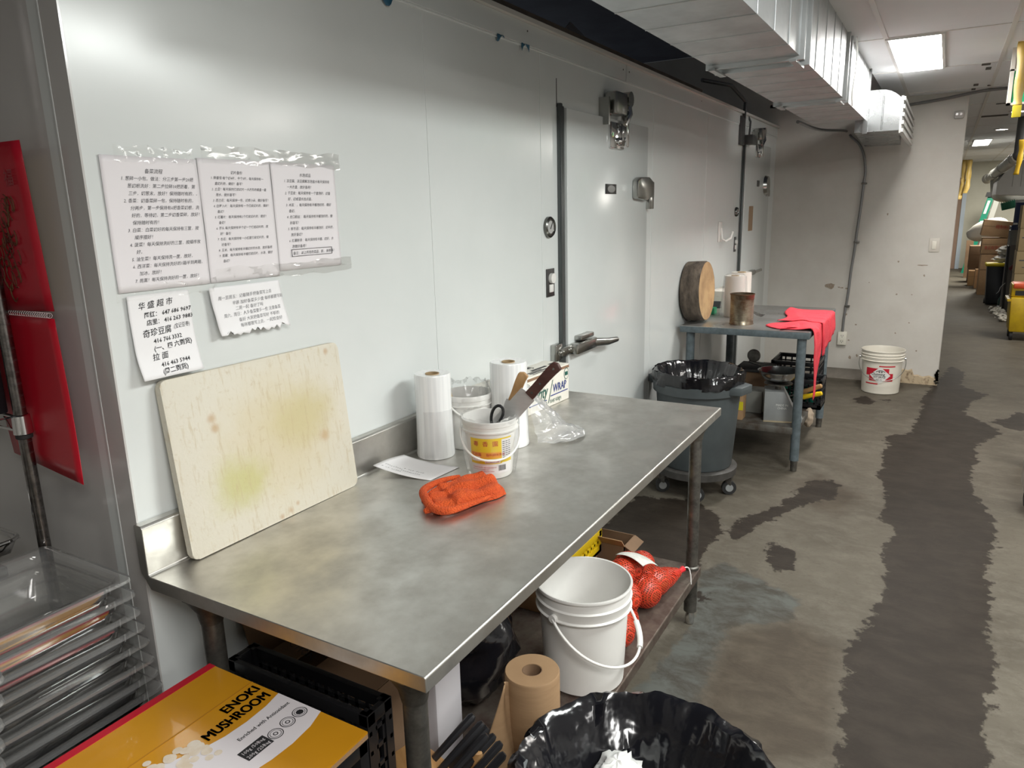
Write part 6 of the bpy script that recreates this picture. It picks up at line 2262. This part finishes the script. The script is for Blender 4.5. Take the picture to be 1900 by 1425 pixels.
t = thing('wheelie_bin', 'black wheeled bin with bright yellow lid down the passage', 'bin', (13.7, -0.75, 0))
b = MB()
b.prism([(-0.095, 0.05), (-0.095, 0.02), (0.10, 0.02), (0.13, 0.60), (-0.13, 0.60)], -0.13, 0.13, bev=0.008)
b.bm.transform(Matrix.Rotation(PI / 2, 4, 'Z') @ Matrix.Rotation(PI / 2, 4, 'X'))
b.build('body', mat('bin_black', (0.012, 0.014, 0.02), 0.45), t)
MB().box(-0.15, 0.15, -0.145, 0.155, 0.598, 0.645, bev=0.015, seg=3).build('lid', mat('lid_yellow', (0.78, 0.6, 0.01), 0.4), t)
for y in (-0.1, 0.1):
    MB().cyl((0.12, y - 0.015, 0.04), (0.12, y + 0.015, 0.04), 0.04, n=18).build('wheel', rubber, t)
bag_blob('white_bag', 'tied white rubbish bag, the upper of two on the yellow-lidded bin', (13.72, -0.84, 0.745), 0.11, (0.9, 0.95, 0.7), mat('bag_white', (0.66, 0.63, 0.56), 0.5), 2, amp=0.28)
bag_blob('white_bag', 'crumpled white rubbish bag lying directly on the yellow lid', (13.7, -0.80, 0.646), 0.085, (1.0, 1.3, 0.65), MATS['bag_white'], 6, amp=0.3)
t = thing('hand_truck', 'black hand truck upright in front of the yellow-lidded bin', 'hand truck', (12.8, -0.86, 0))
MB().tube([(0, 0.045, 0.95), (0, 0.035, 0.6), (0, 0.02, 0.03)], 0.018, 10).build('upright', black_pl, t)
MB().box(-0.02, 0.06, -0.08, 0.08, 0.0, 0.02).build('toe_plate', black_pl, t)
MB().tube(smooth_path([(-0.02, 0.03, 0.42), (-0.03, 0.08, 0.36), (-0.03, 0.095, 0.30), (-0.03, 0.125, 0.26)]), 0.006, 6).build('lever', chrome, t)
MB().tube([(-0.02, 0.0, 0.62), (-0.05, -0.08, 0.72)], 0.022, 10).build('grip', mat('dark_red_grip', (0.16, 0.02, 0.03), 0.4), t)
t = thing('bottle', 'dark green bottle with pale label on the floor by the black bin', 'bottle', (13.1, -0.83, 0))
MB().lathe([(0, 0.001), (0.045, 0.001), (0.047, 0.01), (0.047, 0.14), (0.02, 0.2), (0.018, 0.24), (0, 0.24)], 24).build('glass', mat('bottle_dark', (0.01, 0.04, 0.025), 0.2), t)
MB().lathe([(0.0475, 0.03), (0.0475, 0.06)], 24).build('label', white_pl, t)
rnd = random.Random(9)
b = MB()
for k in range(260):
    x, y = 11.7 + 1.3 * rnd.random(), -0.85 + 0.13 * rnd.random() * (0.4 + rnd.random())
    y -= 0.04 * (12.6 - x)
    b.sphere((x, y, 0.012 + 0.03 * rnd.random()), 0.017 * (0.5 + rnd.random()), 8, 6, (1.2, 1, 0.7))
o = tag(b.build('packing_scraps', mat('scrap_white', (0.66, 0.63, 0.55), 0.7)), 'heap of white packing scraps on the floor by the mop bucket', 'scraps')
o['kind'] = 'stuff'

t = thing('mop_bucket', 'yellow wheeled mop bucket with red wringer at the right edge', 'mop bucket', (10.35, -0.90, 0))
my = mat('mop_yellow', (0.62, 0.42, 0.01), 0.4, var=(0.5, 0.32, 0.01), vs=8)
b = MB()
b.prism([(-0.15, 0.10), (0.15, 0.10), (0.17, 0.50), (-0.17, 0.50)], -0.2, 0.2, bev=0.015)
b.bm.transform(Matrix.Rotation(PI / 2, 4, 'Z') @ Matrix.Rotation(PI / 2, 4, 'X'))
b.box(-0.21, 0.21, 0.165, 0.20, 0.455, 0.48)
b.box(-0.16, 0.16, -0.12, 0.17, 0.50, 0.65, bev=0.02)
b.build('tub', my, t)
MB().box(-0.18, 0.15, -0.16, 0.155, 0.60, 0.655, bev=0.01).build('wringer', mat('wringer_red', (0.62, 0.08, 0.02), 0.4), t)
MB().box(-0.168, -0.155, -0.05, 0.13, 0.52, 0.575).build('wringer_slot', rubber, t)
for (x, y) in ((-0.14, 0.12), (0.14, 0.12), (-0.14, -0.12), (0.14, -0.12)):
    MB().cyl((x, y - 0.015, 0.055), (x, y + 0.015, 0.055), 0.055, n=18).build('caster', rubber, t)

tanc = mat('tan_carton', (0.40, 0.30, 0.16), 0.7)
for k in range(5):
    z0 = 0.02 + 0.3 * k
    t = thing('tan_carton', 'tan carton, %s of the five stacked at the right edge' % ['lowest', 'second from the bottom', 'middle', 'second from the top', 'topmost'][k], 'box', (12.0, -1.1, z0), 0, 'tan cartons stacked at the right edge')
    off = 0.006 * k
    MB().box(0, 0.4, -0.25, 0.235 - off * 0 - 0.005 * (k % 2), 0.0005, 0.297, bev=0.004).build('carton', tanc, t)
    b = MB()
    b.box(-0.002, 0, 0.06, 0.2, 0.17, 0.185)
    b.box(-0.002, 0, 0.1, 0.16, 0.08, 0.09)
    b.build('print', ink_grey, t)
t = thing('pallet_base', 'low dark board under the tan cartons', 'board', (12.0, -1.1, 0))
MB().box(0, 0.4, -0.25, 0.23, 0, 0.0195).build('board', rubber, t)
b = MB().box(13.2, 13.9, -1.5, -0.86, 0, 1.20)
tag(b.build('dark_cabinet', mat('cabinet_dark', (0.16, 0.15, 0.14), 0.6)), 'dark cabinet behind the tan cartons carrying the blue drum', 'cabinet')
t = thing('blue_drum', 'dark blue drum with white lid behind the tan cartons', 'drum', (13.5, -1.03, 1.2))
MB().lathe([(0, 0), (0.15, 0), (0.155, 0.01), (0.155, 0.35), (0, 0.35)], 32).build('body', mat('drum_blue', (0.02, 0.03, 0.09), 0.4), t)
MB().lathe([(0, 0.35), (0.162, 0.35), (0.162, 0.385), (0, 0.387)], 32).build('lid', white_pl, t)
t = thing('blue_jug', 'blue jug with white cap sitting in the grey tub before the blue drum', 'jug', (13.02, -0.875, 1.165))
MB().lathe([(0, 0), (0.048, 0.0), (0.048, 0.06), (0.03, 0.075), (0, 0.075)], 20).build('body', MATS['drum_blue'], t)
MB().lathe([(0, 0.075), (0.026, 0.075), (0.026, 0.10), (0, 0.10)], 20).build('cap', white_pl, t)
t = thing('grey_tub', 'grey tapered tub holding the blue jug in front of the cabinet', 'tub', (13.02, -0.875, 0.95))
MB().lathe([(0, 0), (0.045, 0), (0.063, 0.205), (0.07, 0.207), (0.07, 0.214), (0, 0.214)], 28).build('tub', MATS['grey_tub'], t)
b = MB().box(12.96, 13.08, -0.94, -0.81, 0.0, 0.949)
tag(b.build('narrow_stand', MATS['cabinet_dark']), 'narrow dark stand under the grey tub', 'stand')
b = MB()
b.M = Matrix.Translation((15.0, -0.88, 1.50)) @ Matrix.Rotation(math.radians(-14), 4, 'X')
b.box(0, 0.15, -0.10, 0.10, -0.06, 0.06, bev=0.004)
for k in range(7):
    b.box(-0.01, 0, -0.095 + 0.03 * k, -0.085 + 0.03 * k, -0.06, 0.08)
tag(b.build('green_basket', mat('basket_green', (0.02, 0.16, 0.09), 0.5)), 'green slatted basket hanging below the drain pipe elbow', 'basket')
